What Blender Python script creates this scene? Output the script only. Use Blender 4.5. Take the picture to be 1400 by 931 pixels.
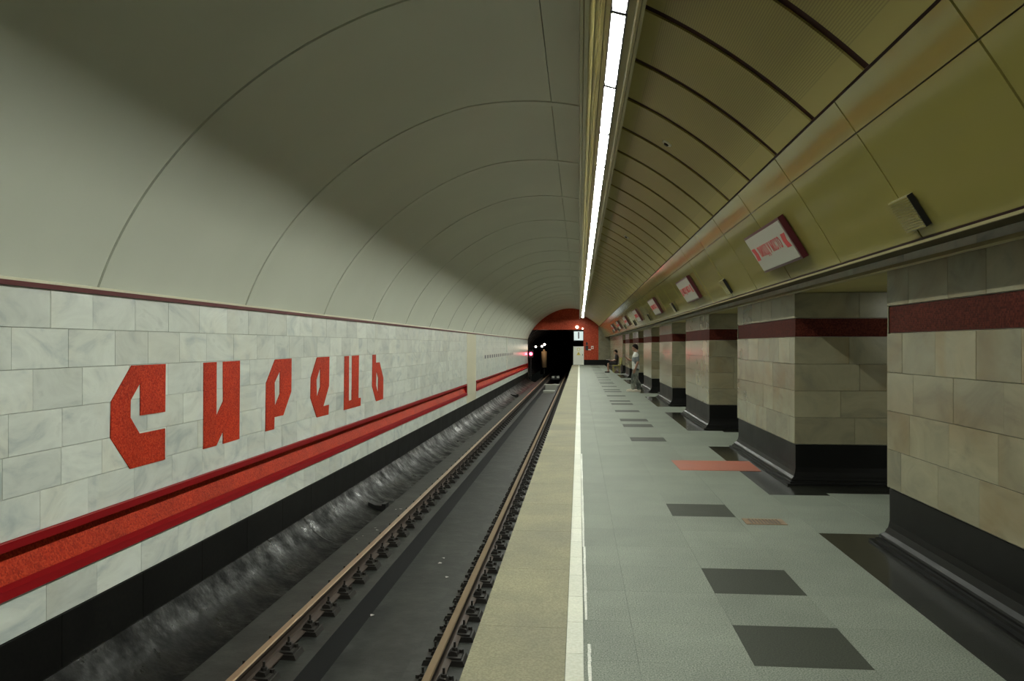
import bpy, bmesh, math, random
from mathutils import Vector, Matrix
random.seed(7)
scn = bpy.context.scene
for o in list(bpy.data.objects): bpy.data.objects.remove(o)
COL = scn.collection

# ------------------------------------------------------------------ camera, world, exposure
F_PX, VPX, VPY, HC = 1063.0, 792.0, 472.0, 1.6
YAW = math.atan((VPX - 700) / F_PX)
cam = bpy.data.cameras.new('camera'); camo = bpy.data.objects.new('camera', cam); COL.objects.link(camo)
cam.sensor_width = 36.0; cam.lens = 36.0 * F_PX / 1400.0
cam.shift_y = (VPY - 465.5) / 1400.0
cam.clip_start = 0.05; cam.clip_end = 300
camo.location = (0, 0, HC); camo.rotation_euler = (math.pi / 2, 0, YAW)
scn.camera = camo
w = bpy.data.worlds.new('world'); scn.world = w; w.use_nodes = True
w.node_tree.nodes['Background'].inputs[0].default_value = (0.8, 0.9, 0.75, 1)
w.node_tree.nodes['Background'].inputs[1].default_value = 0.004
LAMP_COL = (0.955, 1.0, 0.90, 1); LAMP_POWER = 124.0
scn.view_settings.view_transform = 'Standard'; scn.view_settings.look = 'None'
scn.view_settings.gamma = 1.0; scn.view_settings.use_curve_mapping = False
scn.view_settings.exposure = 0.0

# ------------------------------------------------------------------ materials
def mat(name, col=(0.5, 0.5, 0.5), rough=0.5, metal=0.0, spec=0.5, emit=None, estr=0.0, coat=0.0):
    m = bpy.data.materials.new(name); m.use_nodes = True
    b = m.node_tree.nodes['Principled BSDF']
    b.inputs['Base Color'].default_value = (*col, 1); b.inputs['Roughness'].default_value = rough
    b.inputs['Metallic'].default_value = metal; b.inputs['Specular IOR Level'].default_value = spec
    b.inputs['Coat Weight'].default_value = coat
    if emit:
        b.inputs['Emission Color'].default_value = (*emit, 1); b.inputs['Emission Strength'].default_value = estr
    return m
def N(m, t, **kw):
    n = m.node_tree.nodes.new(t)
    for k, v in kw.items():
        if k in n.inputs: n.inputs[k].default_value = v
        else: setattr(n, k, v)
    return n
def L(m, a, ai, b, bi): m.node_tree.links.new(a.outputs[ai], b.inputs[bi])
def bsdf(m): return m.node_tree.nodes['Principled BSDF']
def ramp(m, stops):
    r = N(m, 'ShaderNodeValToRGB'); cr = r.color_ramp
    while len(cr.elements) > 1: cr.elements.remove(cr.elements[-1])
    cr.elements[0].position = stops[0][0]; cr.elements[0].color = (*stops[0][1], 1)
    for p, c in stops[1:]:
        e = cr.elements.new(p); e.color = (*c, 1)
    return r
def mixc(m, mode, fac, a, ai, b, bi):
    x = N(m, 'ShaderNodeMix', data_type='RGBA', blend_type=mode)
    x.inputs[0].default_value = fac
    if a is not None: m.node_tree.links.new(a.outputs[ai], x.inputs[6])
    if b is not None: m.node_tree.links.new(b.outputs[bi], x.inputs[7])
    return x
def bump(m, src, si, dist=0.002, strength=0.5):
    bp = N(m, 'ShaderNodeBump'); bp.inputs['Strength'].default_value = strength; bp.inputs['Distance'].default_value = dist
    m.node_tree.links.new(src.outputs[si], bp.inputs['Height']); L(m, bp, 0, bsdf(m), 'Normal'); return bp
def geo_pos(m): return N(m, 'ShaderNodeNewGeometry')
def vmap(m, src, si, scale):
    mp = N(m, 'ShaderNodeMapping'); mp.inputs['Scale'].default_value = scale
    m.node_tree.links.new(src.outputs[si], mp.inputs['Vector']); return mp

def marble(name, base, vein, stain, rough=0.25, stain_amt=0.25, var=0.16, sc=2.2):
    m = mat(name, base, rough)
    g = geo_pos(m); oi = N(m, 'ShaderNodeObjectInfo')
    # each slab shifts the veining with its own random value
    sh = N(m, 'ShaderNodeVectorMath', operation='MULTIPLY_ADD')
    L(m, oi, 'Random', sh, 0); sh.inputs[1].default_value = (37, 53, 71); L(m, g, 'Position', sh, 2)
    n1 = N(m, 'ShaderNodeTexNoise', Scale=sc, Detail=6.0, Roughness=0.6, Distortion=1.6)
    L(m, vmap(m, sh, 0, (1, 0.7, 1.4)), 0, n1, 'Vector')
    r1 = ramp(m, [(0.30, vein), (0.47, base), (0.62, tuple(min(1, c * 1.12) for c in base)), (0.78, tuple(c * 0.85 for c in base))])
    L(m, n1, 'Fac', r1, 0)
    n2 = N(m, 'ShaderNodeTexNoise', Scale=1.1, Detail=3.0, Distortion=0.6); L(m, sh, 0, n2, 'Vector')
    r2 = ramp(m, [(0.5, (0, 0, 0)), (0.75, (stain_amt,) * 3)]); L(m, n2, 'Fac', r2, 0)
    st = N(m, 'ShaderNodeRGB'); st.outputs[0].default_value = (*stain, 1)
    x = mixc(m, 'MIX', 0, r1, 0, st, 0); L(m, r2, 0, x, 0)
    mr = N(m, 'ShaderNodeMapRange'); mr.inputs['To Min'].default_value = 1 - var; mr.inputs['To Max'].default_value = 1 + var * 0.5
    L(m, oi, 'Random', mr, 0)
    y = mixc(m, 'MULTIPLY', 1, x, 2, None, 0); m.node_tree.links.new(mr.outputs[0], y.inputs[7])
    L(m, y, 2, bsdf(m), 'Base Color')
    return m
def speckle(name, a, b, rough, sc=120, patch=0.12, spec=0.5):
    m = mat(name, a, rough, spec=spec); g = geo_pos(m)
    n = N(m, 'ShaderNodeTexNoise', Scale=sc, Detail=2.0); L(m, g, 'Position', n, 'Vector')
    r = ramp(m, [(0.35, a), (0.65, b)]); L(m, n, 'Fac', r, 0)
    n2 = N(m, 'ShaderNodeTexNoise', Scale=1.3, Detail=5.0, Roughness=0.65); L(m, g, 'Position', n2, 'Vector')
    r2 = ramp(m, [(0.3, (1 - patch * 1.6,) * 3), (0.7, (1 + patch,) * 3)]); L(m, n2, 'Fac', r2, 0)
    x = mixc(m, 'MULTIPLY', 1, r, 0, r2, 0)
    oi = N(m, 'ShaderNodeObjectInfo'); mr = N(m, 'ShaderNodeMapRange')
    mr.inputs['To Min'].default_value = 0.94; mr.inputs['To Max'].default_value = 1.05; L(m, oi, 'Random', mr, 0)
    y = mixc(m, 'MULTIPLY', 1, x, 2, None, 0); m.node_tree.links.new(mr.outputs[0], y.inputs[7])
    L(m, y, 2, bsdf(m), 'Base Color')
    rr = N(m, 'ShaderNodeMapRange'); rr.inputs['To Min'].default_value = rough * 0.8; rr.inputs['To Max'].default_value = rough * 1.3
    L(m, n2, 'Fac', rr, 0); L(m, rr, 0, bsdf(m), 'Roughness')
    return m
def mosaic(name, dark, mid, light, rough=0.55, pitch=0.014):
    m = mat(name, mid, rough, spec=0.12); g = geo_pos(m)
    v = N(m, 'ShaderNodeTexVoronoi', feature='F1', Scale=1.0 / pitch, Randomness=0.25); L(m, g, 'Position', v, 'Vector')
    s = N(m, 'ShaderNodeSeparateColor'); L(m, v, 'Color', s, 0)
    r = ramp(m, [(0.0, dark), (0.5, mid), (1.0, light)]); L(m, s, 0, r, 0)
    n2 = N(m, 'ShaderNodeTexNoise', Scale=1.5, Detail=3.0); L(m, g, 'Position', n2, 'Vector')
    r2 = ramp(m, [(0.3, (0.8,) * 3), (0.7, (1.1,) * 3)]); L(m, n2, 'Fac', r2, 0)
    x = mixc(m, 'MULTIPLY', 1, r, 0, r2, 0); L(m, x, 2, bsdf(m), 'Base Color')
    v2 = N(m, 'ShaderNodeTexVoronoi', feature='DISTANCE_TO_EDGE', Scale=1.0 / pitch, Randomness=0.25); L(m, g, 'Position', v2, 'Vector')
    r3 = ramp(m, [(0.0, (0, 0, 0)), (0.12, (1, 1, 1))]); L(m, v2, 'Distance', r3, 0)
    bump(m, r3, 0, 0.002, 0.5); return m

M = {}
M['marble_wall'] = marble('marble_wall', (0.64, 0.67, 0.61), (0.46, 0.51, 0.49), (0.66, 0.61, 0.45), 0.3, 0.28, 0.14, 1.9)
M['marble_pillar'] = marble('marble_pillar', (0.235, 0.215, 0.14), (0.18, 0.168, 0.115), (0.19, 0.115, 0.036), 0.2, 0.5, 0.2, 1.8)
M['grout'] = mat('grout', (0.36, 0.36, 0.31), 0.8)
M['granite'] = speckle('granite', (0.10, 0.114, 0.093), (0.225, 0.243, 0.2), 0.6, spec=0.10)
M['granite_dark'] = speckle('granite_dark', (0.03, 0.033, 0.025), (0.048, 0.052, 0.04), 0.6, spec=0.10)
M['granite_black'] = speckle('granite_black', (0.010, 0.011, 0.008), (0.022, 0.022, 0.017), 0.14)
M['edge_stone'] = speckle('edge_stone', (0.165, 0.152, 0.092), (0.235, 0.217, 0.135), 0.75, 90, 0.15)
M['stripe_stone'] = speckle('stripe_stone', (0.36, 0.365, 0.28), (0.43, 0.43, 0.335), 0.5, 60, 0.08)
M['paint_worn'] = speckle('paint_worn', (0.42, 0.43, 0.38), (0.62, 0.62, 0.55), 0.6, 70, 0.2)
M['black_stone'] = speckle('black_stone', (0.005, 0.005, 0.005), (0.009, 0.009, 0.008), 0.42, 200, spec=0.12)
M['black_base'] = speckle('black_base', (0.004, 0.004, 0.0034), (0.008, 0.0078, 0.0064), 0.5, 30, 0.4, spec=0.2)
M['mosaic_letter'] = mosaic('mosaic_letter', (0.32, 0.016, 0.005), (0.50, 0.032, 0.009), (0.6, 0.068, 0.022))
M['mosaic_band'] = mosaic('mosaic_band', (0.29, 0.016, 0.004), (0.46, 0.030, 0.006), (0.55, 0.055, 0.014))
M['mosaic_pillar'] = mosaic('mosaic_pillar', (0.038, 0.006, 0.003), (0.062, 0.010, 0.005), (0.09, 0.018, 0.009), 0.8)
M['mosaic_end'] = mosaic('mosaic_end', (0.28, 0.035, 0.016), (0.42, 0.06, 0.026), (0.5, 0.09, 0.04), 0.35, 0.04)
M['red_trim'] = mat('red_trim', (0.27, 0.006, 0.009), 0.4, spec=0.2)
M['cornice_red'] = mat('cornice_red', (0.11, 0.012, 0.013), 0.45)
M['cream_trim'] = mat('cream_trim', (0.55, 0.52, 0.38), 0.5)
M['joint_olive'] = mat('joint_olive', (0.09, 0.075, 0.03), 0.6)
M['joint_dark'] = mat('joint_dark', (0.06, 0.055, 0.04), 0.8)

def painted(name, col, rough, sc=0.8, var=0.08, bsc=None, bd=0.004, coat=0.0):
    m = mat(name, col, rough, coat=coat); g = geo_pos(m)
    n = N(m, 'ShaderNodeTexNoise', Scale=sc, Detail=4.0); L(m, g, 'Position', n, 'Vector')
    r = ramp(m, [(0.3, tuple(c * (1 - var) for c in col)), (0.7, tuple(c * (1 + var) for c in col))]); L(m, n, 'Fac', r, 0)
    L(m, r, 0, bsdf(m), 'Base Color')
    if bsc:
        n2 = N(m, 'ShaderNodeTexNoise', Scale=bsc, Detail=1.0); L(m, g, 'Position', n2, 'Vector')
        bump(m, n2, 'Fac', bd, 1.0)
    return m
M['vault'] = painted('vault', (0.62, 0.64, 0.54), 0.5, 0.5, 0.04)
M['batten'] = painted('batten', (0.62, 0.64, 0.54), 0.35, 0.5, 0.04)
M['olive_panel'] = painted('olive_panel', (0.245, 0.215, 0.06), 0.10, 0.6, 0.05, 0.8, 0.004)
M['olive_trim'] = painted('olive_trim', (0.36, 0.32, 0.16), 0.32, 1.5, 0.08)
M['olive_light'] = painted('olive_light', (0.50, 0.46, 0.27), 0.3, 1.5, 0.06)
M['lintel'] = painted('lintel', (0.48, 0.42, 0.17), 0.5, 1.5, 0.1)
M['rib_dark'] = mat('rib_dark', (0.03, 0.008, 0.006), 0.5, spec=0.15)
m = painted('perforated', (0.42, 0.36, 0.115), 0.34, 0.6, 0.05); M['perforated'] = m
at = N(m, 'ShaderNodeAttribute', attribute_name='arc'); g = geo_pos(m)
mm = N(m, 'ShaderNodeMath', operation='MULTIPLY'); mm.inputs[1].default_value = 2 * math.pi / 0.016; L(m, at, 'Fac', mm, 0)
sn = N(m, 'ShaderNodeMath', operation='SINE'); L(m, mm, 0, sn, 0)
r1 = ramp(m, [(0.25, (0.72,) * 3), (0.55, (1,) * 3)]); mr = N(m, 'ShaderNodeMapRange'); mr.inputs['From Min'].default_value = -1
L(m, sn, 0, mr, 0); L(m, mr, 0, r1, 0)
ms = N(m, 'ShaderNodeAttribute', attribute_name='perf')
bc = bsdf(m).inputs['Base Color'].links[0].from_node
x = mixc(m, 'MULTIPLY', 0, bc, 0, r1, 0); L(m, ms, 'Fac', x, 0); L(m, x, 2, bsdf(m), 'Base Color')

m = mat('concrete_track', (0.055, 0.055, 0.045), 0.55); M['track'] = m; g = geo_pos(m)
n = N(m, 'ShaderNodeTexNoise', Scale=2.2, Detail=8.0, Roughness=0.7); L(m, g, 'Position', n, 'Vector')
r = ramp(m, [(0.32, (0.006, 0.006, 0.005)), (0.5, (0.017, 0.018, 0.015)), (0.7, (0.042, 0.043, 0.038))]); L(m, n, 'Fac', r, 0); L(m, r, 0, bsdf(m), 'Base Color')
bump(m, n, 'Fac', 0.02, 0.5)
m = mat('concrete_gutter', (0.03, 0.03, 0.026), 0.35, spec=0.17); M['gutter'] = m; g = geo_pos(m)
n = N(m, 'ShaderNodeTexNoise', Scale=2.6, Detail=7.0, Roughness=0.68); L(m, g, 'Position', n, 'Vector')
r = ramp(m, [(0.36, (0.0025, 0.0025, 0.002)), (0.56, (0.007, 0.0067, 0.0052)), (0.68, (0.018, 0.018, 0.016)), (0.78, (0.09, 0.093, 0.09))]); L(m, n, 'Fac', r, 0); L(m, r, 0, bsdf(m), 'Base Color')
rr = N(m, 'ShaderNodeMapRange'); rr.inputs['From Min'].default_value = 0.35; rr.inputs['From Max'].default_value = 0.65; rr.inputs['To Min'].default_value = 0.75; rr.inputs['To Max'].default_value = 0.26; L(m, n, 'Fac', rr, 0); L(m, rr, 0, bsdf(m), 'Roughness')
n9 = N(m, 'ShaderNodeTexNoise', Scale=14.0, Detail=3.0); L(m, g, 'Position', n9, 'Vector')
bump(m, n9, 'Fac', 0.012, 0.6)
m = mat('rail_steel', (0.10, 0.06, 0.035), 0.55, 0.4); M['rail_side'] = painted('rail_side', (0.05, 0.032, 0.022), 0.7, 6, 0.25)
M['rail_head'] = mat('rail_head', (0.42, 0.30, 0.19), 0.32, 0.75)
M['fastener'] = painted('fastener', (0.022, 0.019, 0.016), 0.55, 8, 0.3)
M['dark_iron'] = mat('dark_iron', (0.012, 0.012, 0.012), 0.5)
M['lamp'] = mat('lamp', (0.9, 0.9, 0.88), 0.4, emit=LAMP_COL[:3], estr=LAMP_POWER)
M['hall_fill_lamp'] = mat('hall_fill_lamp', (0.9, 0.9, 0.88), 0.4, emit=LAMP_COL[:3], estr=38.0)  # glow of the lamps added in the middle hall
M['lamp_frame'] = mat('lamp_frame', (0.10, 0.10, 0.12), 0.4)
M['sign_frame'] = mat('sign_frame', (0.075, 0.008, 0.014), 0.35)
M['sign_face'] = mat('sign_face', (0.40, 0.40, 0.34), 0.35)
M['sign_red'] = mat('sign_red', (0.48, 0.03, 0.035), 0.4)
M['black_plastic'] = mat('black_plastic', (0.008, 0.008, 0.009), 0.4)
M['white_paint'] = mat('white_paint', (0.66, 0.67, 0.60), 0.4)
M['yellow_sign'] = mat('yellow_sign', (0.62, 0.5, 0.06), 0.5)
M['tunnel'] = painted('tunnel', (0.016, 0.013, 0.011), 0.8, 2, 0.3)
M['screen'] = mat('screen', (0.45, 0.5, 0.5), 0.3, emit=(0.75, 0.9, 0.92), estr=0.45)
M['small_lamp'] = mat('small_lamp', (0.9, 0.85, 0.7), 0.4, emit=(1, 0.82, 0.6), estr=5.0)
M['tunnel_lamp'] = mat('tunnel_lamp', (0.9, 0.85, 0.8), 0.4, emit=(1, 0.85, 0.72), estr=14.0)
M['red_lens'] = mat('red_lens', (0.8, 0.05, 0.08), 0.3, emit=(1, 0.02, 0.06), estr=22.0)
M['red_core'] = mat('red_core', (0.9, 0.5, 0.55), 0.3, emit=(1, 0.42, 0.55), estr=16.0)
M['tan_cabinet'] = mat('tan_cabinet', (0.45, 0.3, 0.16), 0.5)
M['brass'] = painted('brass', (0.16, 0.10, 0.05), 0.5, 8, 0.2)
M['mat_red'] = speckle('mat_red', (0.24, 0.062, 0.032), (0.31, 0.088, 0.047), 0.6, 90, 0.12)
M['bench_wood'] = painted('bench_wood', (0.33, 0.30, 0.09), 0.5, 6, 0.2)
M['skin'] = mat('skin', (0.27, 0.145, 0.095), 0.5)
M['hair'] = mat('hair', (0.008, 0.006, 0.005), 0.9, spec=0.1)
m = mat('shirt_print', (0.55, 0.55, 0.5), 0.8); M['shirt_print'] = m; g = geo_pos(m)
n = N(m, 'ShaderNodeTexVoronoi', Scale=7.0); L(m, g, 'Position', n, 'Vector'); s = N(m, 'ShaderNodeSeparateColor'); L(m, n, 'Color', s, 0)
r = ramp(m, [(0.35, (0.42, 0.42, 0.38)), (0.5, (0.42, 0.42, 0.38)), (0.55, (0.12, 0.13, 0.13))]); L(m, s, 0, r, 0); L(m, r, 0, bsdf(m), 'Base Color')
m = mat('trousers_grey', (0.2, 0.21, 0.17), 0.85); M['trousers_grey'] = m; g = geo_pos(m)
n = N(m, 'ShaderNodeTexNoise', Scale=5.0, Detail=3.0); L(m, g, 'Position', n, 'Vector')
r = ramp(m, [(0.4, (0.035, 0.04, 0.032)), (0.6, (0.2, 0.205, 0.165))]); L(m, n, 'Fac', r, 0); L(m, r, 0, bsdf(m), 'Base Color')
M['cloth_dark'] = mat('cloth_dark', (0.016, 0.012, 0.014), 0.85)
M['shoe_light'] = mat('shoe_light', (0.42, 0.38, 0.30), 0.7)
M['eye'] = mat('eye', (0.02, 0.015, 0.012), 0.3)
M['lip'] = mat('lip', (0.3, 0.11, 0.09), 0.5)
M['paper'] = mat('paper', (0.5, 0.47, 0.45), 0.7)

# ------------------------------------------------------------------ helpers
def mesh(name, verts, faces, mats=None, mi=None, smooth=False):
    me = bpy.data.meshes.new(name); me.from_pydata([tuple(v) for v in verts], [], faces)
    for mm_ in (mats if isinstance(mats, (list, tuple)) else [mats]):
        if mm_: me.materials.append(M[mm_])
    if mi:
        for p, i in zip(me.polygons, mi): p.material_index = i
    if smooth:
        for p in me.polygons: p.use_smooth = True
    me.update(); return me
def link(name, data, parent=None, mw=None):
    o = bpy.data.objects.new(name, data); COL.objects.link(o)
    if parent: o.parent = parent
    if mw is not None: o.matrix_local = mw
    return o
def fixn(me):
    bm = bmesh.new(); bm.from_mesh(me); bmesh.ops.recalc_face_normals(bm, faces=bm.faces); bm.to_mesh(me); bm.free(); return me
def struct(o): o['kind'] = 'structure'; return o
def tag(o, label, cat, group=None):
    o['label'] = label; o['category'] = cat
    if group: o['group'] = group
    return o
def empty(name, loc=(0, 0, 0), label=None, cat=None, group=None, rz=0.0):
    o = bpy.data.objects.new(name, None); COL.objects.link(o); o.location = loc; o.rotation_euler = (0, 0, rz)
    o.empty_display_size = 0.2
    if label: tag(o, label, cat, group)
    return o
class B:
    """collects shapes into one mesh"""
    def __init__(s): s.v = []; s.f = []; s.mi = []
    def add(s, vs, fs, mi=0):
        n = len(s.v); s.v += [tuple(v) for v in vs]; s.f += [tuple(i + n for i in f) for f in fs]; s.mi += [mi] * len(fs); return s
    def box(s, x0, x1, y0, y1, z0, z1, mi=0):
        return s.add([(x0, y0, z0), (x1, y0, z0), (x1, y1, z0), (x0, y1, z0), (x0, y0, z1), (x1, y0, z1), (x1, y1, z1), (x0, y1, z1)],
                     [(0, 3, 2, 1), (4, 5, 6, 7), (0, 1, 5, 4), (1, 2, 6, 5), (2, 3, 7, 6), (3, 0, 4, 7)], mi)
    def prism(s, prof, y0, y1, mi=0, caps=True):
        """closed XZ outline extruded along Y"""
        n = len(prof); vs = [(x, y0, z) for x, z in prof] + [(x, y1, z) for x, z in prof]
        fs = [(i, (i + 1) % n, n + (i + 1) % n, n + i) for i in range(n)]
        if caps: fs += [tuple(range(n))[::-1], tuple(range(n, 2 * n))]
        return s.add(vs, fs, mi)
    def cyl(s, p0, p1, r0, r1=None, n=10, mi=0):
        p0 = Vector(p0); p1 = Vector(p1); r1 = r0 if r1 is None else r1
        d = (p1 - p0).normalized(); a = d.orthogonal().normalized(); b = d.cross(a)
        vs = [p0 + (a * math.cos(2 * math.pi * i / n) + b * math.sin(2 * math.pi * i / n)) * r0 for i in range(n)]
        vs += [p1 + (a * math.cos(2 * math.pi * i / n) + b * math.sin(2 * math.pi * i / n)) * r1 for i in range(n)]
        fs = [(i, (i + 1) % n, n + (i + 1) % n, n + i) for i in range(n)] + [tuple(range(n))[::-1], tuple(range(n, 2 * n))]
        return s.add(vs, fs, mi)
    def sphere(s, c, r, nu=10, nv=7, mi=0, sc=(1, 1, 1)):
        vs = []; fs = []
        for j in range(1, nv):
            t = math.pi * j / nv
            for i in range(nu):
                p = 2 * math.pi * i / nu
                vs.append((c[0] + r * sc[0] * math.sin(t) * math.cos(p), c[1] + r * sc[1] * math.sin(t) * math.sin(p), c[2] + r * sc[2] * math.cos(t)))
        top = len(vs); vs += [(c[0], c[1], c[2] + r * sc[2]), (c[0], c[1], c[2] - r * sc[2])]
        for j in range(nv - 2):
            for i in range(nu):
                fs.append((j * nu + i, (j + 1) * nu + i, (j + 1) * nu + (i + 1) % nu, j * nu + (i + 1) % nu))
        for i in range(nu):
            fs.append((top, i, (i + 1) % nu)); fs.append((top + 1, (nv - 2) * nu + (i + 1) % nu, (nv - 2) * nu + i))
        return s.add(vs, fs, mi)
    def mesh(s, name, mats, smooth=False): return fixn(mesh(name, s.v, s.f, mats, s.mi, smooth))
    def obj(s, name, mats, parent=None, smooth=False, mw=None): return link(name, s.mesh(name, mats, smooth), parent, mw)

_tc = {}
def tile_mesh(w, h, t, mt, ch=0.004):
    """chamfered slab: local x width, y height, z outwards, back at z=-t"""
    k = (round(w, 3), round(h, 3), t, mt, ch)
    if k in _tc: return _tc[k]
    a, b = w / 2, h / 2
    vs = []
    for z, i in ((-t, 0), (-ch, 0), (0, ch)):
        vs += [(-a + i, -b + i, z), (a - i, -b + i, z), (a - i, b - i, z), (-a + i, b - i, z)]
    fs = [(8, 9, 10, 11)]
    for k0 in (0, 4):
        for i in range(4): fs.append((k0 + i, k0 + (i + 1) % 4, k0 + 4 + (i + 1) % 4, k0 + 4 + i))
    me = mesh('slab', vs, fs, mt); _tc[k] = me; return me
def frame(origin, ex, ey, ez):
    m4 = Matrix.Identity(4)
    for c, v in enumerate((ex, ey, ez)):
        for r_ in range(3): m4[r_][c] = v[r_]
    for r_ in range(3): m4[r_][3] = origin[r_]
    return m4
EX, EY, EZ = Vector((1, 0, 0)), Vector((0, 1, 0)), Vector((0, 0, 1))
def slab(name, parent, origin, ex, ez_out, w, h, t, mt, ch=0.004):
    ey = ez_out.cross(ex)
    return link(name, tile_mesh(w, h, t, mt, ch), parent, frame(origin, ex, ey, ez_out))
def slab_into(b, origin, ex, ez_out, w, h, t):
    ey = ez_out.cross(ex); o = Vector(origin); p = []
    for z in (-t, 0):
        for sx, sy in ((-1, -1), (1, -1), (1, 1), (-1, 1)): p.append(o + ex * (sx * w / 2) + ey * (sy * h / 2) + ez_out * z)
    b.add(p, [(4, 5, 6, 7), (0, 1, 5, 4), (1, 2, 6, 5), (2, 3, 7, 6), (3, 0, 4, 7)])
ORD = ['first', 'second', 'third', 'fourth', 'fifth', 'sixth', 'seventh', 'eighth', 'ninth', 'tenth', 'eleventh', 'twelfth']
# pixel of the photograph -> point on a plane of the station (used to take measurements)
_c, _s = math.cos(YAW), math.sin(YAW)
def on_x(px, py, X):
    u = (px - 700) / F_PX; Y = X * (_c + u * _s) / (u * _c - _s); zc = Y * _c - X * _s
    return Y, HC + (VPY - py) / F_PX * zc
def on_z(px, py, Z):
    zc = F_PX * (HC - Z) / (py - VPY); xc = (px - 700) / F_PX * zc
    return xc * _c - zc * _s, xc * _s + zc * _c

YA, YE = -7.0, 63.5          # ends of the station
XW = -4.2                    # track-side wall face
ZR, ZB = -1.10, -1.32        # rail head and track bed
XE = -0.57                   # platform edge

# ------------------------------------------------------------------ platform floor
floor = struct(B().box(XE, 7.0, YA, YE, -1.5, -0.012).obj('floor', 'granite'))
S = 0.57; Y0 = 3.97
dark_rows = {k for k in range(-20, 120) if k % 10 in (0, 2, 6)} - {10, 12}
PIL0, PILP, PILL = 9.2, 5.95, 3.25        # pillar grid: near edge, period, length
def pillar_span(k): return PIL0 + PILP * k, PIL0 + PILP * k + PILL
cols = [(0.025, 0.297), (0.297, 0.872), (0.872, 1.452), (1.452, 2.03), (2.03, 2.66)]
GAP = 0.0010
far_g, far_d, far_b = B(), B(), B()
def floor_kind(xc, yc):
    for k in range(-2, 7):
        a, b = pillar_span(k)
        if k == 6: b = YE
        if xc > 2.0 and a - 0.62 < yc < b + 0.26: return 'granite_black'
        if xc > 2.66 and a - 1.2 < yc < b + 0.80: return 'granite_black'
    return 'granite'
for k in range(-6, 106):
    ya, yb = Y0 + S * k, min(Y0 + S * (k + 1), YE - 0.02); yc = (ya + yb) / 2
    if ya > YE - 0.1: break
    for ci, (xa, xb) in enumerate(cols):
        mt = 'granite_dark' if (ci == 2 and k in dark_rows) else floor_kind((xa + xb) / 2, yc)
        args = ((xb + xa) / 2, yc, 0.0)
        if k < 46: 
            nm = {'granite': 'floor_slab', 'granite_dark': 'dark_inlay_slab', 'granite_black': 'dark_border_slab'}[mt]
            slab(nm, floor, args, EX, EZ, xb - xa - GAP, yb - ya - GAP, 0.012, mt, 0.0004)
        else:
            slab_into({'granite': far_g, 'granite_dark': far_d, 'granite_black': far_b}[mt], args, EX, EZ, xb - xa - GAP, yb - ya - GAP, 0.012)
for b_, nm, mt in ((far_g, 'floor_slab', 'granite'), (far_d, 'dark_inlay_slab', 'granite_dark'), (far_b, 'dark_border_slab', 'granite_black')):
    if b_.v: b_.obj(nm, mt, floor)['kind'] = 'stuff'
# slabs in the passages between the nearest pillars
for k in range(-2, 2):
    a = pillar_span(k)[1]; b = pillar_span(k + 1)[0]; n = 5; st = (b - a) / n
    for i in range(n):
        for j in range(3):
            mt = 'granite_black' if i in (0, n - 1) else 'granite'
            slab('passage_slab', floor, (2.66 + S * (j + 0.5), a + st * (i + 0.5), 0.0), EX, EZ, S - GAP, st - GAP, 0.012, mt, 0.0004)
# pale edge strip and the white line
ye = YA
i = 0
while ye < YE - 0.1:
    y2 = min(ye + 1.14, YE - 0.02)
    slab('edge_slab', floor, ((XE - 0.07) / 2, (ye + y2) / 2, 0.004), EX, EZ, -0.07 - XE - 0.001, y2 - ye - 0.002, 0.02, 'edge_stone', 0.001)
    ye = y2
ye = YA
while ye < YE - 0.1:
    y2 = min(ye + 0.46, YE - 0.02)
    if ye > 1.5: slab('stripe_block', floor, (-0.0235, (ye + y2) / 2, 0.004), EX, EZ, 0.090, y2 - ye - 0.0025, 0.016, 'stripe_stone', 0.001)
    ye = y2
for (ya, yb, xo) in ((3.6, 4.18, 0.052), (4.55, 6.2, 0.040), (6.2, 11.5, 0.034)):
    b = B(); n = 10
    for q in range(n):
        t0, t1 = q / n, (q + 1) / n
        b.box(xo - 0.008 + random.uniform(-.002, .002), xo + 0.008 + random.uniform(-.002, .002), ya + (yb - ya) * t0, ya + (yb - ya) * t1, 0.0, 0.0015)
    b.obj('worn_paint_line', 'paint_worn', floor)

# ------------------------------------------------------------------ track bed with gutter and central trough
prof = [(-4.35, -1.02), (-4.17, -1.02)]
gx, gz, NG = -4.17, -1.02, 16
for i in range(NG):
    sl = math.radians(64 - 56 * (i + 0.5) / NG); dx = 0.57 / NG
    gx += dx; gz -= dx * math.tan(sl) * 0.85; prof.append((gx, gz))
prof += [(-3.47, gz - 0.01), (-3.42, gz)]
ZG = gz
gut = prof + [(-3.42, -1.9), (-4.35, -1.9)]
print('gutter bottom', ZG)
bed = struct(B().prism([(-3.42, -1.30), (-2.485, ZB), (-2.485, -1.62), (-1.555, -1.62), (-1.555, ZB), (XE + 0.02, ZB), (XE + 0.02, -1.9), (-3.42, -1.9)], YA, 52.3).obj('trackbed', 'track'))
gm = B().prism(gut, YA, YE, 0).mesh('gutter', 'gutter', True); gm.set_sharp_from_angle(angle=0.5); link('gutter', gm, bed)
b = B()                       # side shoulders going on past the end of the trough, sump pit, cross beams
b.prism([(-3.42, -1.30), (-2.485, ZB), (-2.485, -2.3), (-3.42, -2.3)], 52.3, 110)
b.prism([(-1.555, ZB), (XE + 0.02, ZB), (XE + 0.02, -2.3), (-1.555, -2.3)], 52.3, 110)
b.box(-2.485, -1.555, 52.3, 110, -2.4, -2.2)
b.obj('bed_shoulder', 'track', bed)
B().box(-2.49, -2.478, YA, 52.3, -1.62, ZB + 0.004).obj('trough_lining', 'dark_iron', bed)
for (ya, yb, zt) in ((53.6, 54.6, -1.55), (57.0, 58.2, -1.30)):
    B().box(-2.6, -1.45, ya, yb, zt - 0.5, zt).obj('cross_beam', 'grout', bed)
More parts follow.
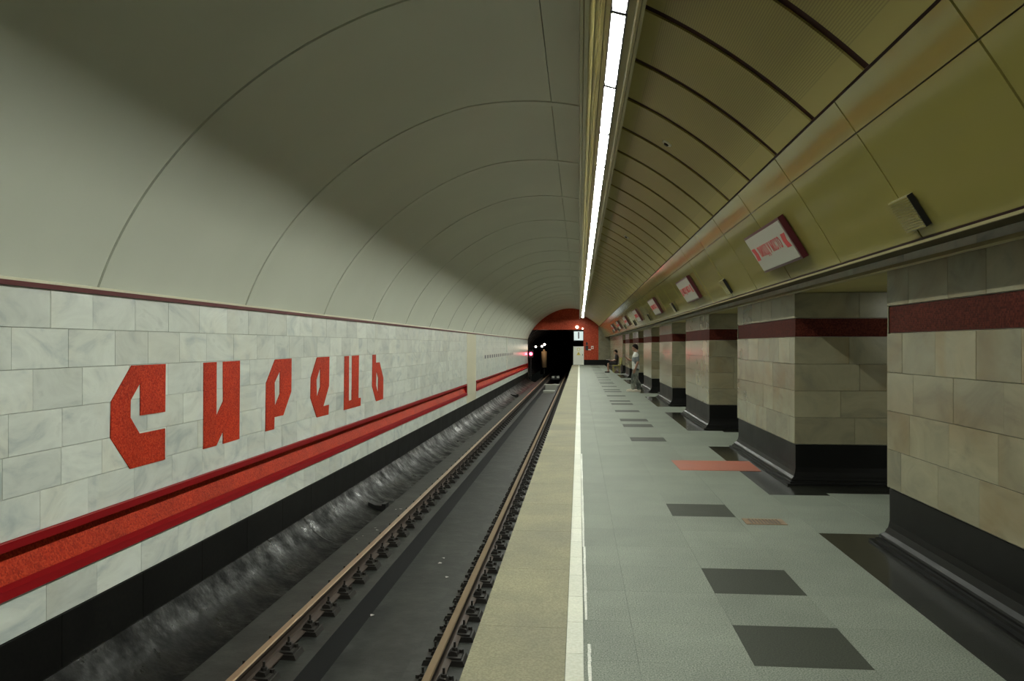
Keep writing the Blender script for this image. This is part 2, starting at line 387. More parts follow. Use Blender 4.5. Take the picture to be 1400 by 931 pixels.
for i in range(9):            # joint lips of the gutter lining
    yj = 5.5 + 6.0 * i
    n = len(prof); vs = []; 
    for (x, z) in prof[1:]:
        vs += [(x + 0.004, yj, z + 0.008), (x + 0.004, yj + 0.03, z + 0.008)]
    B().add(vs, [(2 * q, 2 * q + 1, 2 * q + 3, 2 * q + 2) for q in range(len(prof) - 2)]).obj('gutter_joint', 'track', bed)
# ------------------------------------------------------------------ rails
def rail_profile(xc):
    h = [(0.075, 0.0), (0.075, 0.012), (0.018, 0.03), (0.010, 0.05), (0.010, 0.125), (0.034, 0.14), (0.037, 0.168), (0.028, 0.178)]
    z0 = ZR - 0.178
    return [(xc + x, z0 + z) for x, z in h] + [(xc - x, z0 + z) for x, z in reversed(h)]
fb = B()
fb.prism([(-0.20, 0.0), (0.20, 0.0), (0.18, 0.05), (-0.18, 0.05)], -0.11, 0.11)            # concrete / rubber pad
fb.prism([(-0.165, 0.05), (0.165, 0.05), (0.16, 0.07), (-0.16, 0.07)], -0.09, 0.09)         # base plate
for s_ in (-1, 1):
    fb.prism([(s_ * 0.035, 0.07), (s_ * 0.125, 0.07), (s_ * 0.115, 0.105), (s_ * 0.06, 0.115), (s_ * 0.035, 0.09)], -0.05, 0.05)   # clip
    fb.cyl((s_ * 0.09, 0, 0.10), (s_ * 0.09, 0, 0.135), 0.028, n=6)                           # nut
    fb.cyl((s_ * 0.09, 0, 0.13), (s_ * 0.09, 0, 0.185), 0.012, n=6)                           # bolt
    fb.cyl((s_ * 0.145, 0.05, 0.06), (s_ * 0.145, 0.05, 0.10), 0.022, n=6)
fast_me = fb.mesh('fastener', 'fastener')
for xr, lab in ((-2.81, 'brown steel running rail beside the curved gutter, farther from the platform'), (-1.235, 'brown steel running rail beneath the platform edge')):
    r0 = empty('rail', (xr, YA, ZB), lab, 'rail', 'running rails of the track')
    b = B(); p = [(x, z - ZB) for x, z in rail_profile(0)]; n = len(p); y1 = 108 - YA
    vs = [(x, 0, z) for x, z in p] + [(x, y1, z) for x, z in p]
    for q in range(n):
        b.add([vs[q], vs[(q + 1) % n], vs[n + (q + 1) % n], vs[n + q]], [(0, 1, 2, 3)], 1 if q in (6, 7, 8) else 0)
    b.obj('rail_bar', ['rail_side', 'rail_head'], r0)
    q = 0
    for q in range(0, 105):
        y = 4.2 + 0.58 * q
        link('fastener', fast_me, r0, Matrix.Translation((0, y - YA, 0)))
# dark scoops standing in the gutter
for (px, py, lab, sc) in ((517, 690, 'largest dark iron scoop lying in the gutter beside the left rail', 1.0), (623, 601, 'small dark iron block in the gutter, middle one of three', 0.62), (703, 541, 'farthest dark iron scoop in the gutter near the tunnel', 1.5)):
    x, y = on_z(px, py, -1.34)
    e = empty('drain_scoop', (x, y, ZG - 0.02), lab, 'drain cover', 'iron scoops in the gutter')
    w_ = 0.16 * sc
    B().prism([(-w_, 0.02), (w_, 0.0), (w_, 0.10 * sc), (-w_ * 0.2, 0.085 * sc + 0.03), (-w_, 0.11 * sc + 0.06)], -0.10, 0.10).obj('hood', 'dark_iron', e)
    B().box(w_ * 0.6, w_ * 1.05, -0.12, 0.12, 0.0, 0.14 * sc).obj('lip', 'dark_iron', e)
# scraps of paper on the bed
sc_pts = [(606, 763, -1.61), (602, 770, -1.61), (536, 752, -1.61), (611, 789, -1.61), (509, 841, -1.61), (489, 738, -1.31), (497, 733, -1.31), (513, 722, -1.31), (516, 725, -1.31), (548, 696, -1.31), (541, 697, -1.31)]
for q, (px, py, z) in enumerate(sc_pts):
    x, y = on_z(px, py, z)
    a_ = random.uniform(0, 3); d = 0.035; hh = 0.012
    vs = [(math.cos(a_ + t) * d * k_, math.sin(a_ + t) * d * k_, zz) for t, k_, zz in ((0, 1, 0), (1.3, .7, hh), (2.7, 1.1, 0.002), (4.4, .8, hh * .6))]
    vs += [(v[0], v[1], v[2] + 0.002) for v in vs]
    o = link('paper_scrap', fixn(mesh('paper_scrap', vs, [(3, 2, 1, 0), (4, 5, 6, 7), (0, 1, 5, 4), (1, 2, 6, 5), (2, 3, 7, 6), (3, 0, 4, 7)], 'paper')))
    o.location = (x, y, z - 0.002)
    tag(o, 'tiny pale paper scrap lying on the concrete between the rails' if q < 5 else 'tiny pale paper scrap lying beside the left rail by the gutter', 'litter', 'litter between the rails' if q < 5 else 'litter beside the left rail')

# ------------------------------------------------------------------ left wall
ZT = 2.07
wall = struct(B().prism([(XW - 0.02, 0.155), (XW - 0.02, ZT), (XW - 0.35, ZT), (XW - 0.35, -1.9), (XW - 0.02, -1.9), (XW - 0.02, -0.26), (XW - 0.17, -0.26), (XW - 0.17, 0.155)], YA, YE).obj('wall_left', 'grout'))
rows = [(1.735, 2.05), (1.415, 1.735), (1.09, 1.415), (0.77, 1.09), (0.465, 0.77), (0.155, 0.465), (-0.585, -0.262)]
GAPY = (28.9, 31.5)           # plain pilaster interrupting the band
TW = 0.60; far_t = B(); cnt = 0
for ri, (za, zb) in enumerate(rows):
    rnd = random.Random(ri * 11 + 3)
    y = 3.6 + [0.28, 0.0, 0.33, 0.12, 0.45, 0.2, 0.38][ri] - 0.6
    while y < YE - 0.05:
        wd = TW * rnd.choice([0.9, 1.0, 1.0, 1.08, 1.15])
        y2 = min(y + wd, YE)
        for (a, b2) in (((y, y2),) if not (y < GAPY[1] and y2 > GAPY[0]) else ((y, min(y2, GAPY[0])), (max(y, GAPY[1]), y2))):
            if b2 - a < 0.03: continue
            org = (XW + rnd.uniform(-0.0012, 0.0012), (a + b2) / 2, (za + zb) / 2)
            if a < 27.2: slab('marble_tile', wall, org, EY, EX, b2 - a - 0.004, zb - za - 0.004, 0.02, 'marble_wall', 0.002); cnt += 1
            else: slab_into(far_t, org, EY, EX, b2 - a - 0.004, zb - za - 0.004, 0.02)
        y = y2
far_t.obj('marble_tile', 'marble_wall', wall)['kind'] = 'stuff'
for k in range(-1, 14):       # black plinth slabs
    a, b2 = 3.3 + 1.1 * 4 * k / 4.0, 0
for k in range(60):
    a = YA + 1.18 * k; b2 = min(a + 1.18, YE)
    if a > YE - 0.1: break
    if b2 < 3.0: continue
    slab('plinth_slab', wall, (XW + 0.012, (a + b2) / 2, (-0.588 - 1.06) / 2), EY, EX, b2 - a - 0.004, 1.06 - 0.588, 0.035, 'black_base', 0.002)
B().box(XW - 0.02, XW + 0.002, GAPY[0] + 0.01, GAPY[1] - 0.01, -0.585, 2.05).obj('pilaster', 'cream_trim', wall)
for (ya, yb) in ((YA, GAPY[0] - 0.05), (GAPY[1] + 0.05, YE)):
    B().prism([(XW - 0.02, 0.085), (XW + 0.022, 0.085), (XW + 0.026, 0.15), (XW - 0.02, 0.158)], ya, yb).obj('band_top_trim', 'red_trim', wall)
    B().prism([(XW - 0.155, 0.13), (XW - 0.165, 0.13), (XW - 0.045, -0.215), (XW - 0.03, -0.215)], ya, yb).obj('band_mosaic', 'mosaic_band', wall)
    B().prism([(XW - 0.05, -0.20), (XW - 0.03, -0.175), (XW + 0.028, -0.20), (XW + 0.032, -0.268), (XW - 0.05, -0.27)], ya, yb).obj('band_sill_trim', 'red_trim', wall)
    for yy in (ya, yb): B().box(XW - 0.16, XW + 0.02, yy - 0.012, yy + 0.012, -0.26, 0.15).obj('band_end_trim', 'red_trim', wall)
# cornice between wall and vault
t1 = struct(B().prism([(XW - 0.05, 2.045), (XW + 0.03, 2.045), (XW + 0.034, 2.082), (XW - 0.05, 2.09)], YA, YE).obj('trim_1', 'cornice_red'))
struct(B().prism([(XW - 0.05, 2.088), (XW + 0.026, 2.084), (XW + 0.020, 2.105), (XW - 0.05, 2.12)], YA, YE).obj('trim_2', 'cream_trim'))
# station name in mosaic letters
def A_(pts): return [(130 + x / 4.9, 470 + y / 4.9) for x, y in pts]
def B_(pts): return [(340 + x / 7.0, 470 + y / 7.0) for x, y in pts]
LET = [
 ('first, angular C', A_([(245, 145), (472, 135), (469, 455), (302, 480), (302, 262), (238, 377), (236, 495), (298, 602), (468, 567), (468, 775), (235, 838), (103, 633), (108, 388)]), None),
 ('second, shaped like a reversed N', A_([(728, 127), (814, 122), (812, 485), (858, 385), (858, 120), (970, 113), (966, 637), (857, 670), (857, 583), (812, 682), (725, 706)]), None),
 ('third, shaped like a P', B_([(253, 150), (410, 140), (407, 455), (330, 683), (246, 702), (243, 818), (162, 838), (168, 375)]), B_([(300, 255), (298, 480), (250, 602), (248, 370)])),
 ('fourth, shaped like a pointed e', B_([(655, 130), (772, 123), (768, 402), (714, 598), (768, 583), (763, 677), (652, 705), (592, 520), (596, 325)]), B_([(686, 222), (684, 412), (652, 515), (648, 345)])),
 ('fifth, shaped like a U with a tail', B_([(918, 120), (960, 116), (958, 545), (986, 537), (990, 115), (1055, 110), (1050, 518), (1072, 516), (1070, 592), (912, 635)]), None),
 ('sixth and last, shaped like a b', B_([(1186, 105), (1217, 103), (1218, 180), (1253, 177), (1288, 325), (1286, 528), (1220, 550), (1182, 405)]), B_([(1222, 258), (1240, 325), (1238, 475), (1218, 395)])),
]
for lab, outer, hole in LET:
    cu = bpy.data.curves.new('l', 'CURVE'); cu.dimensions = '2D'; cu.fill_mode = 'BOTH'; cu.extrude = 0.005
    yz = [on_x(px, py, XW + 0.006) for px, py in outer]
    y0 = min(p[0] for p in yz); z0 = min(p[1] for p in yz)
    for ring in (outer, hole):
        if not ring: continue
        sp = cu.splines.new('POLY'); pp = [on_x(px, py, XW + 0.006) for px, py in ring]
        sp.points.add(len(pp) - 1)
        for pt, (yy, zz) in zip(sp.points, pp): pt.co = (yy - y0, zz - z0, 0, 1)
        sp.use_cyclic_u = True
    tmp = bpy.data.objects.new('t', cu); COL.objects.link(tmp)
    me = bpy.data.meshes.new_from_object(tmp.evaluated_get(bpy.context.evaluated_depsgraph_get()))
    bpy.data.objects.remove(tmp); me.materials.clear(); me.materials.append(M['mosaic_letter'])
    o = link('mosaic_letter', me); o.matrix_local = frame((XW + 0.004, y0, z0), EY, EZ, EX)
    tag(o, 'red mosaic letter on the marble wall, ' + lab, 'letter', 'letters of the station name')
# route strip with station marks on the far part of the wall
e = empty('route_sign', (XW, 33.9, 0.98), 'long thin line map strip on the far marble wall', 'sign')
B().box(0.0, 0.02, 0, 15.6, 0.0, 0.20).obj('strip', 'white_paint', e)
for i in range(16):
    hgt = 0.15
    B().box(0.02, 0.024, 0.35 + i * 0.95, 0.35 + i * 0.95 + 0.5, 0.025, 0.025 + hgt).obj('station_mark', 'lamp_frame', e)
e = empty('cable_duct', (XW, 45.1, 0.18), 'pale vertical duct crossing the line map strip on the far wall', 'duct')
for (za, zb) in ((0.0, 0.78), (1.02, 1.87)):
    B().box(0.0, 0.035, -0.35, -0.12, za, zb).obj('duct_strip', 'white_paint', e); B().box(0.0, 0.035, 0.12, 0.35, za, zb).obj('duct_strip', 'white_paint', e)

# ------------------------------------------------------------------ vault over the track
def vault_pt(a, off=0.0):
    cx, cz, R = -0.75, 0.955, 3.635 + off
    x, z = cx + R * math.cos(a), cz + R * math.sin(a)
    t = (a - A0) / (A1 - A0)
    return x, z - 0.085 * math.sin(math.pi * min(1, max(0, (A0 - a) / (A0 - 1.75)))) ** 1.0
A0 = math.pi - math.asin((2.10 - 0.955) / 3.635); A1 = math.acos((0.02 + 0.75) / 3.635)
ceil = struct(link('ceiling', None) if False else B().prism([vault_pt(A0 + (A1 - A0) * i / 30, 0.06) for i in range(31)] + [vault_pt(A0 + (A1 - A0) * i / 30, 0.25) for i in range(30, -1, -1)], YA, YE).obj('ceiling', 'joint_dark'))
def shell(a0, a1, n, off0, off1, y0, y1):
    ins = [vault_pt(a0 + (a1 - a0) * i / n, off0) for i in range(n + 1)]; out = [vault_pt(a0 + (a1 - a0) * i / n, off1) for i in range(n + 1)]
    vs = [(x, 0, z) for x, z in ins] + [(x, y1 - y0, z) for x, z in ins] + [(x, 0, z) for x, z in out] + [(x, y1 - y0, z) for x, z in out]
    m_ = n + 1; fs = []
    for i in range(n):
        fs += [(i, i + 1, m_ + i + 1, m_ + i), (2 * m_ + i, 3 * m_ + i, 3 * m_ + i + 1, 2 * m_ + i + 1), (i, 2 * m_ + i, 2 * m_ + i + 1, i + 1), (m_ + i, m_ + i + 1, 3 * m_ + i + 1, 3 * m_ + i)]
    fs += [(0, m_, 3 * m_, 2 * m_), (n, 2 * m_ + n, 3 * m_ + n, m_ + n)]
    me = fixn(mesh('shell', vs, fs, 'vault', smooth=True)); me.set_sharp_from_angle(angle=0.6)
    return me
AS = math.acos((-0.34 + 0.75) / 3.635)
SP, S0 = 3.02, 6.46
vm1 = shell(A0, AS + 0.0012, 34, 0.0, 0.05, 0.0, SP - 0.014); vm2 = shell(AS - 0.0012, A1, 5, 0.0, 0.05, 0.0, SP - 0.014)
bm1 = shell(A0, A1, 38, -0.008, 0.001, 0.0, 0.135); bm1.materials[0] = M['batten']
for k in range(-5, 20):
    y = S0 + SP * k
    if y < YA - 0.5 or y > YE - 0.3: continue
    last = y + SP > YE
    for me in (vm1, vm2):
        o = link('vault_panel', me, ceil, Matrix.Translation((0, y + 0.007, 0)))
        if last: o.scale.y = (YE - y - 0.01) / (SP - 0.014)
    link('vault_batten', bm1, ceil, Matrix.Translation((0, y + 0.012, 0)))

# ------------------------------------------------------------------ lighting trough housing (runs the whole length)
TILT = 16.0; LX, LZ = 0.262, 3.785     # lamp plane leans towards the track
def hz(x, d=0.0): return LZ - (x - LX) * math.tan(math.radians(TILT)) - d
trough = struct(B().prism([(0.0, 4.62), (0.0, 3.762), (0.006, 3.748), (0.026, 3.748), (0.030, 3.756), (0.034, 3.748), (0.064, 3.748), (0.066, hz(0.066)), (0.104, hz(0.104)),
                           (0.108, hz(0.108, -0.03)), (0.134, hz(0.134, -0.03)), (0.138, hz(0.138)), (0.146, hz(0.146, 0.008)), (0.166, hz(0.166, 0.008)), (0.174, hz(0.174)), (0.36, hz(0.36)), (0.370, hz(0.37, 0.010)), (0.388, hz(0.388, 0.010)),
                           (0.396, hz(0.396)), (0.418, hz(0.418)), (0.424, hz(0.424, -0.03)), (0.45, 3.93), (0.45, 4.62)], YA, YE - 0.05).obj('trim_3', 'olive_trim'))
def round_panel(w, l, t, r, mt, dome=0.0):
    pts = []
    for cx, cy, a0 in ((w / 2 - r, l / 2 - r, 0), (-w / 2 + r, l / 2 - r, 90), (-w / 2 + r, -l / 2 + r, 180), (w / 2 - r, -l / 2 + r, 270)):
        for q in range(4):
            a = math.radians(a0 + 30 * q); pts.append((cx + r * math.cos(a), cy + r * math.sin(a)))
    n = len(pts); vs = [(x, y, 0) for x, y in pts] + [(x, y, -t) for x, y in pts]
    fs = [(i, (i + 1) % n, n + (i + 1) % n, n + i) for i in range(n)] + [tuple(range(n)), tuple(range(2 * n - 1, n - 1, -1))]
    return fixn(mesh('panel', vs, fs, mt))
LP = 1.46; dif = round_panel(0.088, 1.375, 0.012, 0.022, 'lamp')
fr = B(); 
for s_ in (-1, 1): fr.box(s_ * 0.051 - 0.006, s_ * 0.051 + 0.006, -0.715, 0.715, -0.02, 0.0)
for s_ in (-1, 1): fr.box(-0.057, 0.057, s_ * 0.712 - 0.006, s_ * 0.712 + 0.006, -0.02, 0.0)
fr_me = fr.mesh('frame', 'lamp_frame')
vis = 0
for k in range(-3, 40):
    yc = 5.86 + LP * k
    if yc + 0.72 > YE - 0.6: break
    if yc > 3.9:
        lab = ('glowing white strip lamp in the ceiling trough, cut by the top of the picture' if vis == 0 else 'glowing white strip lamp in the ceiling trough, %s whole one from the camera' % ORD[vis - 1] if vis < 9 else 'small distant glowing strip lamp towards the tunnel end of the ceiling trough'); vis += 1
    else: lab = 'strip lamp of the ceiling trough above and behind the camera'
    e = empty('strip_lamp', (LX, yc, LZ), lab, 'lamp', 'strip lamps of the ceiling trough')
    tl = Matrix.Translation((0, 0, 0.006)) @ Matrix.Rotation(math.radians(TILT), 4, 'Y')
    link('diffuser', dif, e, tl); link('frame', fr_me, e, tl)

# ------------------------------------------------------------------ right-hand ceiling: perforated curved panels between dark ribs
def bez(t):
    p0, p1, p2 = (0.45, 3.925), (1.05, 3.62), (1.57, 3.125)
    return tuple((1 - t) ** 2 * a + 2 * t * (1 - t) * b + t * t * c for a, b, c in zip(p0, p1, p2))
def nrm(t):
    a, b = bez(max(0, t - .01)), bez(min(1, t + .01)); d = Vector((b[0] - a[0], b[1] - a[1])).normalized(); return (d.y * -1, d.x)
NB = 26
back = [(bez(i / NB)[0] + nrm(i / NB)[0] * 0.014, bez(i / NB)[1] + nrm(i / NB)[1] * 0.014) for i in range(NB + 1)]
back2 = [(x + 0.03, z + 0.12) for x, z in back]
ceil_r = struct(B().prism(back + back2[::-1], YA, YE).obj('ceiling', 'rib_dark'))
def strip_panel(ptf, nf, n, w, th, mt, perf=True, edge=0.1):
    vs = []; arc = []; pf = []; fs = []; s_ = 0; prev = None
    ts = sorted(set([i / n for i in range(n + 1)] + ([edge, edge + 0.002, 1 - edge, 1 - edge - 0.002] if perf else [])))
    for t in ts:
        x, z = ptf(t)
        if prev: s_ += math.hypot(x - prev[0], z - prev[1])
        prev = (x, z); q = nf(t)
        vs += [(x, 0, z), (x, w, z), (x + q[0] * th, 0, z + q[1] * th), (x + q[0] * th, w, z + q[1] * th)]
        arc += [s_] * 4; pf += [1.0 if (perf and edge + 0.001 < t < 1 - edge - 0.001) else 0.0] * 4
    m_ = len(ts)
    for i in range(m_ - 1):
        a, b = 4 * i, 4 * (i + 1)
        fs += [(a, b, b + 1, a + 1), (a + 2, a + 3, b + 3, b + 2), (a, a + 2, b + 2, b), (a + 1, b + 1, b + 3, a + 3)]
    fs += [(0, 1, 3, 2), (4 * m_ - 4, 4 * m_ - 2, 4 * m_ - 1, 4 * m_ - 3)]
    me = fixn(mesh('strip_panel', vs, fs, mt))
    at_ = me.attributes.new('arc', 'FLOAT', 'POINT'); at_.data.foreach_set('value', arc)
    at_ = me.attributes.new('perf', 'FLOAT', 'POINT'); at_.data.foreach_set('value', pf)
    for p in me.polygons: p.use_smooth = True
    me.set_sharp_from_angle(angle=0.6)
    return me
RP = 0.985; R0 = 5.41
pm = strip_panel(bez, nrm, NB, RP - 0.095, 0.02, 'perforated')
for k in range(-13, 62):
    y = R0 + RP * k
    if y < YA or y + RP > YE: continue
    link('ceiling_panel', pm, ceil_r, Matrix.Translation((0, y + 0.0475, 0)))
# small round ceiling fitting
x, y = 0.80, 8.9
for q, (yy, lab) in enumerate(((8.05, 'small round ceiling detector, the nearer of two on the curved panels'), (14.9, 'small round ceiling detector, the farther of two on the curved panels'))):
    t = 0.38; x, z = bez(t); nn = nrm(t)
    e = empty('ceiling_detector', (x - nn[0] * 0.0, yy, z), lab, 'detector', 'round ceiling detectors')
    B().cyl((0, 0, 0), (-nn[0] * 0.015, 0, -nn[1] * 0.015), 0.055, 0.05, 14).obj('ring', 'white_paint', e)
    B().cyl((-nn[0] * 0.013, 0, -nn[1] * 0.013), (-nn[0] * 0.03, 0, -nn[1] * 0.03), 0.03, 0.02, 12).obj('sensor', 'black_plastic', e)

# ------------------------------------------------------------------ inclined glossy panels above the pillars
PA, PB_ = Vector((1.585, 0, 3.115)), Vector((2.11, 0, 2.262))
PD = (PB_ - PA); PLEN = PD.length; PU = PD.normalized(); PN = Vector((-PU.z * -1 * -1, 0, 0))
PN = Vector((PU.z, 0, -PU.x)).normalized()        # towards the track and down
if PN.x > 0: PN = -PN
def incl(t):
    p = PA + PD * t - PN * (0.012 * math.sin(math.pi * t)); return (p.x, p.z)
slope_b = struct(B().prism([(PA.x + 0.03, PA.z + 0.0), (PB_.x + 0.03, PB_.z + 0.0), (PB_.x + 0.35, PB_.z + 0.03), (PB_.x + 0.35, PA.z + 0.4), (PA.x + 0.05, PA.z + 0.4)], YA, YE).obj('wall_right', 'joint_olive'))
def sub(t0, t1):
    f_ = lambda t: incl(t0 + (t1 - t0) * t)
    return f_
SPL = 0.235; PP = 1.487; PY0 = 5.0
nconst = lambda t: (-PN.x, -PN.z)
ip1 = strip_panel(sub(0.0, SPL - 0.004), nconst, 5, PP - 0.018, 0.02, 'olive_panel', False)
ip2 = strip_panel(sub(SPL + 0.004, 1.0), nconst, 10, PP - 0.018, 0.02, 'olive_panel', False)
for k in range(-8, 40):
    y = PY0 + PP * k
    if y < YA or y + PP > YE: continue
    link('upper_panel', ip1, slope_b, Matrix.Translation((0, y + 0.009, 0)))
    link('lower_panel', ip2, slope_b, Matrix.Translation((0, y + 0.009, 0)))
# edge mouldings
struct(B().prism([(1.575, 3.128), (1.592, 3.113), (1.63, 3.13), (1.60, 3.17)], YA, YE).obj('trim_4', 'rib_dark'))
struct(B().prism([(2.099, 2.262), (2.108, 2.250), (2.13, 2.250), (2.14, 2.275)], YA, YE).obj('trim_5', 'rib_dark'))
struct(B().prism([(2.108, 2.250), (2.114, 2.235), (2.14, 2.238), (2.15, 2.262), (2.12, 2.252)], YA, YE).obj('trim_6', 'olive_trim'))
# lintel over the passages, marble faced towards the track
lint = struct(B().box(2.49, 4.9, YA, YE, 2.21, 3.6).obj('wall_lintel', 'lintel'))
B().box(2.15, 2.49, YA, YE, 2.40, 2.46).obj('soffit_board', 'lintel', lint)
for k in range(0, 64):
    a = YA + 1.1 * k
    if a > YE - 0.2: break
    if a < 2: continue
    slab('lintel_tile', lint, (2.478, min(a + 0.55, YE), 2.32), -EY, -EX, 1.096, 0.17, 0.012, 'marble_wall', 0.002)
struct(B().prism([(2.44, 2.205), (2.455, 2.195), (2.49, 2.195), (2.49, 2.235), (2.455, 2.235)], YA, YE).obj('trim_7', 'olive_trim'))

# ------------------------------------------------------------------ pillars
XP, XPB = 2.47, 4.6
prows = [(0.462, 0.768), (0.768, 1.076), (1.076, 1.383), (1.383, 1.695)]
base_prof = [(0.0, 0.455), (0.0, 0.19), (0.008, 0.14), (0.028, 0.095), (0.055, 0.072), (0.062, 0.058), (0.062, 0.045), (0.078, 0.040), (0.082, 0.022), (0.12, 0.018), (0.12, 0.0)]
def sweep_rect(x0, x1, y0, y1, prof, sides='wsn'):
    b = B(); rings = []
    for d, z in prof: rings.append([(x0 - d, y0 - d, z), (x1 + d, y0 - d, z), (x1 + d, y1 + d, z), (x0 - d, y1 + d, z)])
    for r0, r1 in zip(rings, rings[1:]):
        for i in range(4): b.add([r0[i], r0[(i + 1) % 4], r1[(i + 1) % 4], r1[i]], [(0, 1, 2, 3)])
    return b
PNAME = ['nearest grey marble pillar, cut by the right edge of the picture', 'marble pillar second from the camera, with orange stains on its near corner', 'marble pillar third from the camera', 'marble pillar fourth from the camera', 'marble pillar fifth from the camera, directly right of the standing person', 'marble pillar sixth from the camera, just behind the standing person', 'marble pillar seventh from the camera, next to the bench']
def dress(parent, ox, oy, x0, x1, y0, y1, k, face_single, front=True, band_face=True):
    rnd = random.Random(100 + k)
    allrows = prows + [(1.912, 2.205)]
    bb = B()
    for ri, (za, zb) in enumerate(allrows):
        if front:
            y = y0; first = True; offs = [0.30, 0.52, 0.40, 0.22, 0.6][ri]
            while y < y1 - 0.02:
                y2 = min(y1, y + (offs if first else rnd.choice([0.5, 0.56, 0.62]))); first = False
                if y1 - y2 < 0.18: y2 = y1
                org = (x0 + rnd.uniform(-.0015, .0015) - ox, (y + y2) / 2 - oy, (za + zb) / 2)
                if face_single: slab('marble_tile', parent, org, -EY, -EX, y2 - y - 0.003, zb - za - 0.003, 0.02, 'marble_pillar', 0.002)
                else: slab_into(bb, org, -EY, -EX, y2 - y - 0.003, zb - za - 0.003, 0.02)
                y = y2
        x = x0; first = True
        while x < x1 - 0.02:
            x2 = min(x1, x + (rnd.uniform(0.45, 0.75) if first else 0.68)); first = False
            if x1 - x2 < 0.2: x2 = x1
            slab('marble_tile', parent, ((x + x2) / 2 - ox, y0 + rnd.uniform(-.0015, .0015) - oy, (za + zb) / 2), EX, -EY, x2 - x - 0.003, zb - za - 0.003, 0.02, 'marble_pillar', 0.002)
            x = x2
    if bb.v: bb.obj('marble_tile', 'marble_pillar', parent)['kind'] = 'stuff'
for k in range(-1, 6):
    y0, y1 = pillar_span(k); ox, oy = XP, y0
    e = empty('pillar', (ox, oy, 0), PNAME[k + 1], 'pillar', 'marble pillars along the platform')
    i_ = 0.018
    B().box(i_, XPB - ox - i_, i_, y1 - oy - i_, 0.03, 2.205).obj('core', 'grout', e)
    dress(e, ox, oy, XP, XPB, y0, y1, k, k < 3)
    slab('marble_side', e, ((XPB - XP) / 2, y1 - oy, 1.33), -EX, EY, XPB - XP - 0.005, 1.74, 0.017, 'marble_pillar', 0.002)
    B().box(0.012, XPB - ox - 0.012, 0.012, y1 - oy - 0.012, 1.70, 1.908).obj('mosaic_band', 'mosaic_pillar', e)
    sweep_rect(0.014, XPB - ox - 0.014, 0.014, y1 - oy - 0.014, base_prof).obj('base_moulding', 'black_stone', e)
# closed end section of the right side beyond the last passage
y0 = pillar_span(6)[0]
we = struct(B().box(XP + 0.018, XPB, y0 + 0.018, YE + 0.3, 0.0, 2.21).obj('wall_right_end', 'grout'))
b = B(); rnd = random.Random(5)
for (za, zb) in [(0.462, 0.78), (0.78, 1.10), (1.10, 1.42), (1.42, 1.74), (1.74, 2.205)]:
    y = y0
    while y < YE: 
        y2 = min(y + rnd.uniform(.7, .9), YE); slab_into(b, (XP, (y + y2) / 2, (za + zb) / 2), -EY, -EX, y2 - y - .003, zb - za - .003, .02); y = y2
b.obj('marble_tile', 'marble_pillar', we)['kind'] = 'stuff'
dress(we, 0, 0, XP, XPB, y0, YE, 9, False, front=False)
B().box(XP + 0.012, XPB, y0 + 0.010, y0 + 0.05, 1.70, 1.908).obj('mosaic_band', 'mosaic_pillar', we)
sweep_rect(XP + 0.014, XPB, y0 + 0.014, YE, base_prof).obj('base_moulding', 'black_stone', we)
# middle hall beyond the passages
struct(B().box(7.0, 7.2, YA, YE, 0, 3.6).obj('wall_hall', 'marble_pillar'))
struct(B().box(-4.6, 7.2, YA - 0.2, YA, -2.0, 5.0).obj('wall_back', 'lintel'))
struct(B().box(4.9, 7.2, YA, YE, 3.6, 3.8).obj('ceiling_hall', 'vault'))
hall_fill_dif = round_panel(0.30, 1.39, 0.02, 0.03, 'hall_fill_lamp')
for k in range(-1, 7):  # unseen lamps added to brighten the pillar sides facing the camera
    e = empty('hall_fill_lamp', (7.0, pillar_span(k)[0] - 1.35, 2.25), 'added fill lamp in the middle hall, unseen behind the marble pillars', 'lamp', 'added fill lamps in the middle hall')
    link('diffuser', hall_fill_dif, e, Matrix.Translation((-0.03, 0, 0)) @ Matrix.Rotation(math.pi / 2, 4, 'Y')); B().box(-0.03, 0.0, -0.72, 0.72, -0.18, 0.18).obj('frame', 'lamp_frame', e)

# ------------------------------------------------------------------ loudspeaker boxes and exit signs on the inclined panels
def on_slope(s, yy, off):       # s metres down the slope from the upper edge
    p = PA + PU * s + PN * off; return Vector((p.x, yy, p.z))
FR = lambda s, yy, off: frame(on_slope(s, yy, off), -EY, -PU, PN)
spk_me = {}
bb = B().box(-0.14, 0.14, -0.108, 0.108, 0.0, 0.035)
box_me = bb.mesh('case', 'olive_trim')
slat_me = B().prism([(-0.134, 0.0), (0.134, 0.0), (0.134, 0.004), (-0.134, 0.004)], -0.0045, 0.0045).mesh('slat', 'olive_panel')
side_me = B().box(0.14, 0.146, -0.108, 0.108, 0.0, 0.037).mesh('side_opening', 'black_plastic')
for k in range(-1, 7):
    yy = 4.93 + PILP * (k + 1)
    if yy > YE - 1: break
    lab = ['nearest louvred loudspeaker box on the sloping panels, above the nearest pillar', 'louvred loudspeaker box second from the camera on the sloping panels', 'louvred loudspeaker box third from the camera on the sloping panels'][k + 1] if k < 2 else 'small louvred loudspeaker box on the sloping panels, %s from the camera' % ORD[k + 1]
    e = empty('loudspeaker_box', (0, 0, 0), lab, 'loudspeaker', 'loudspeaker boxes on the sloping panels'); e.matrix_local = FR(0.825, yy, 0.0)
    link('case', box_me, e); link('side_opening', side_me, e)
    for q in range(13): link('slat', slat_me, e, Matrix.Translation((0, -0.096 + 0.016 * q, 0.035)))
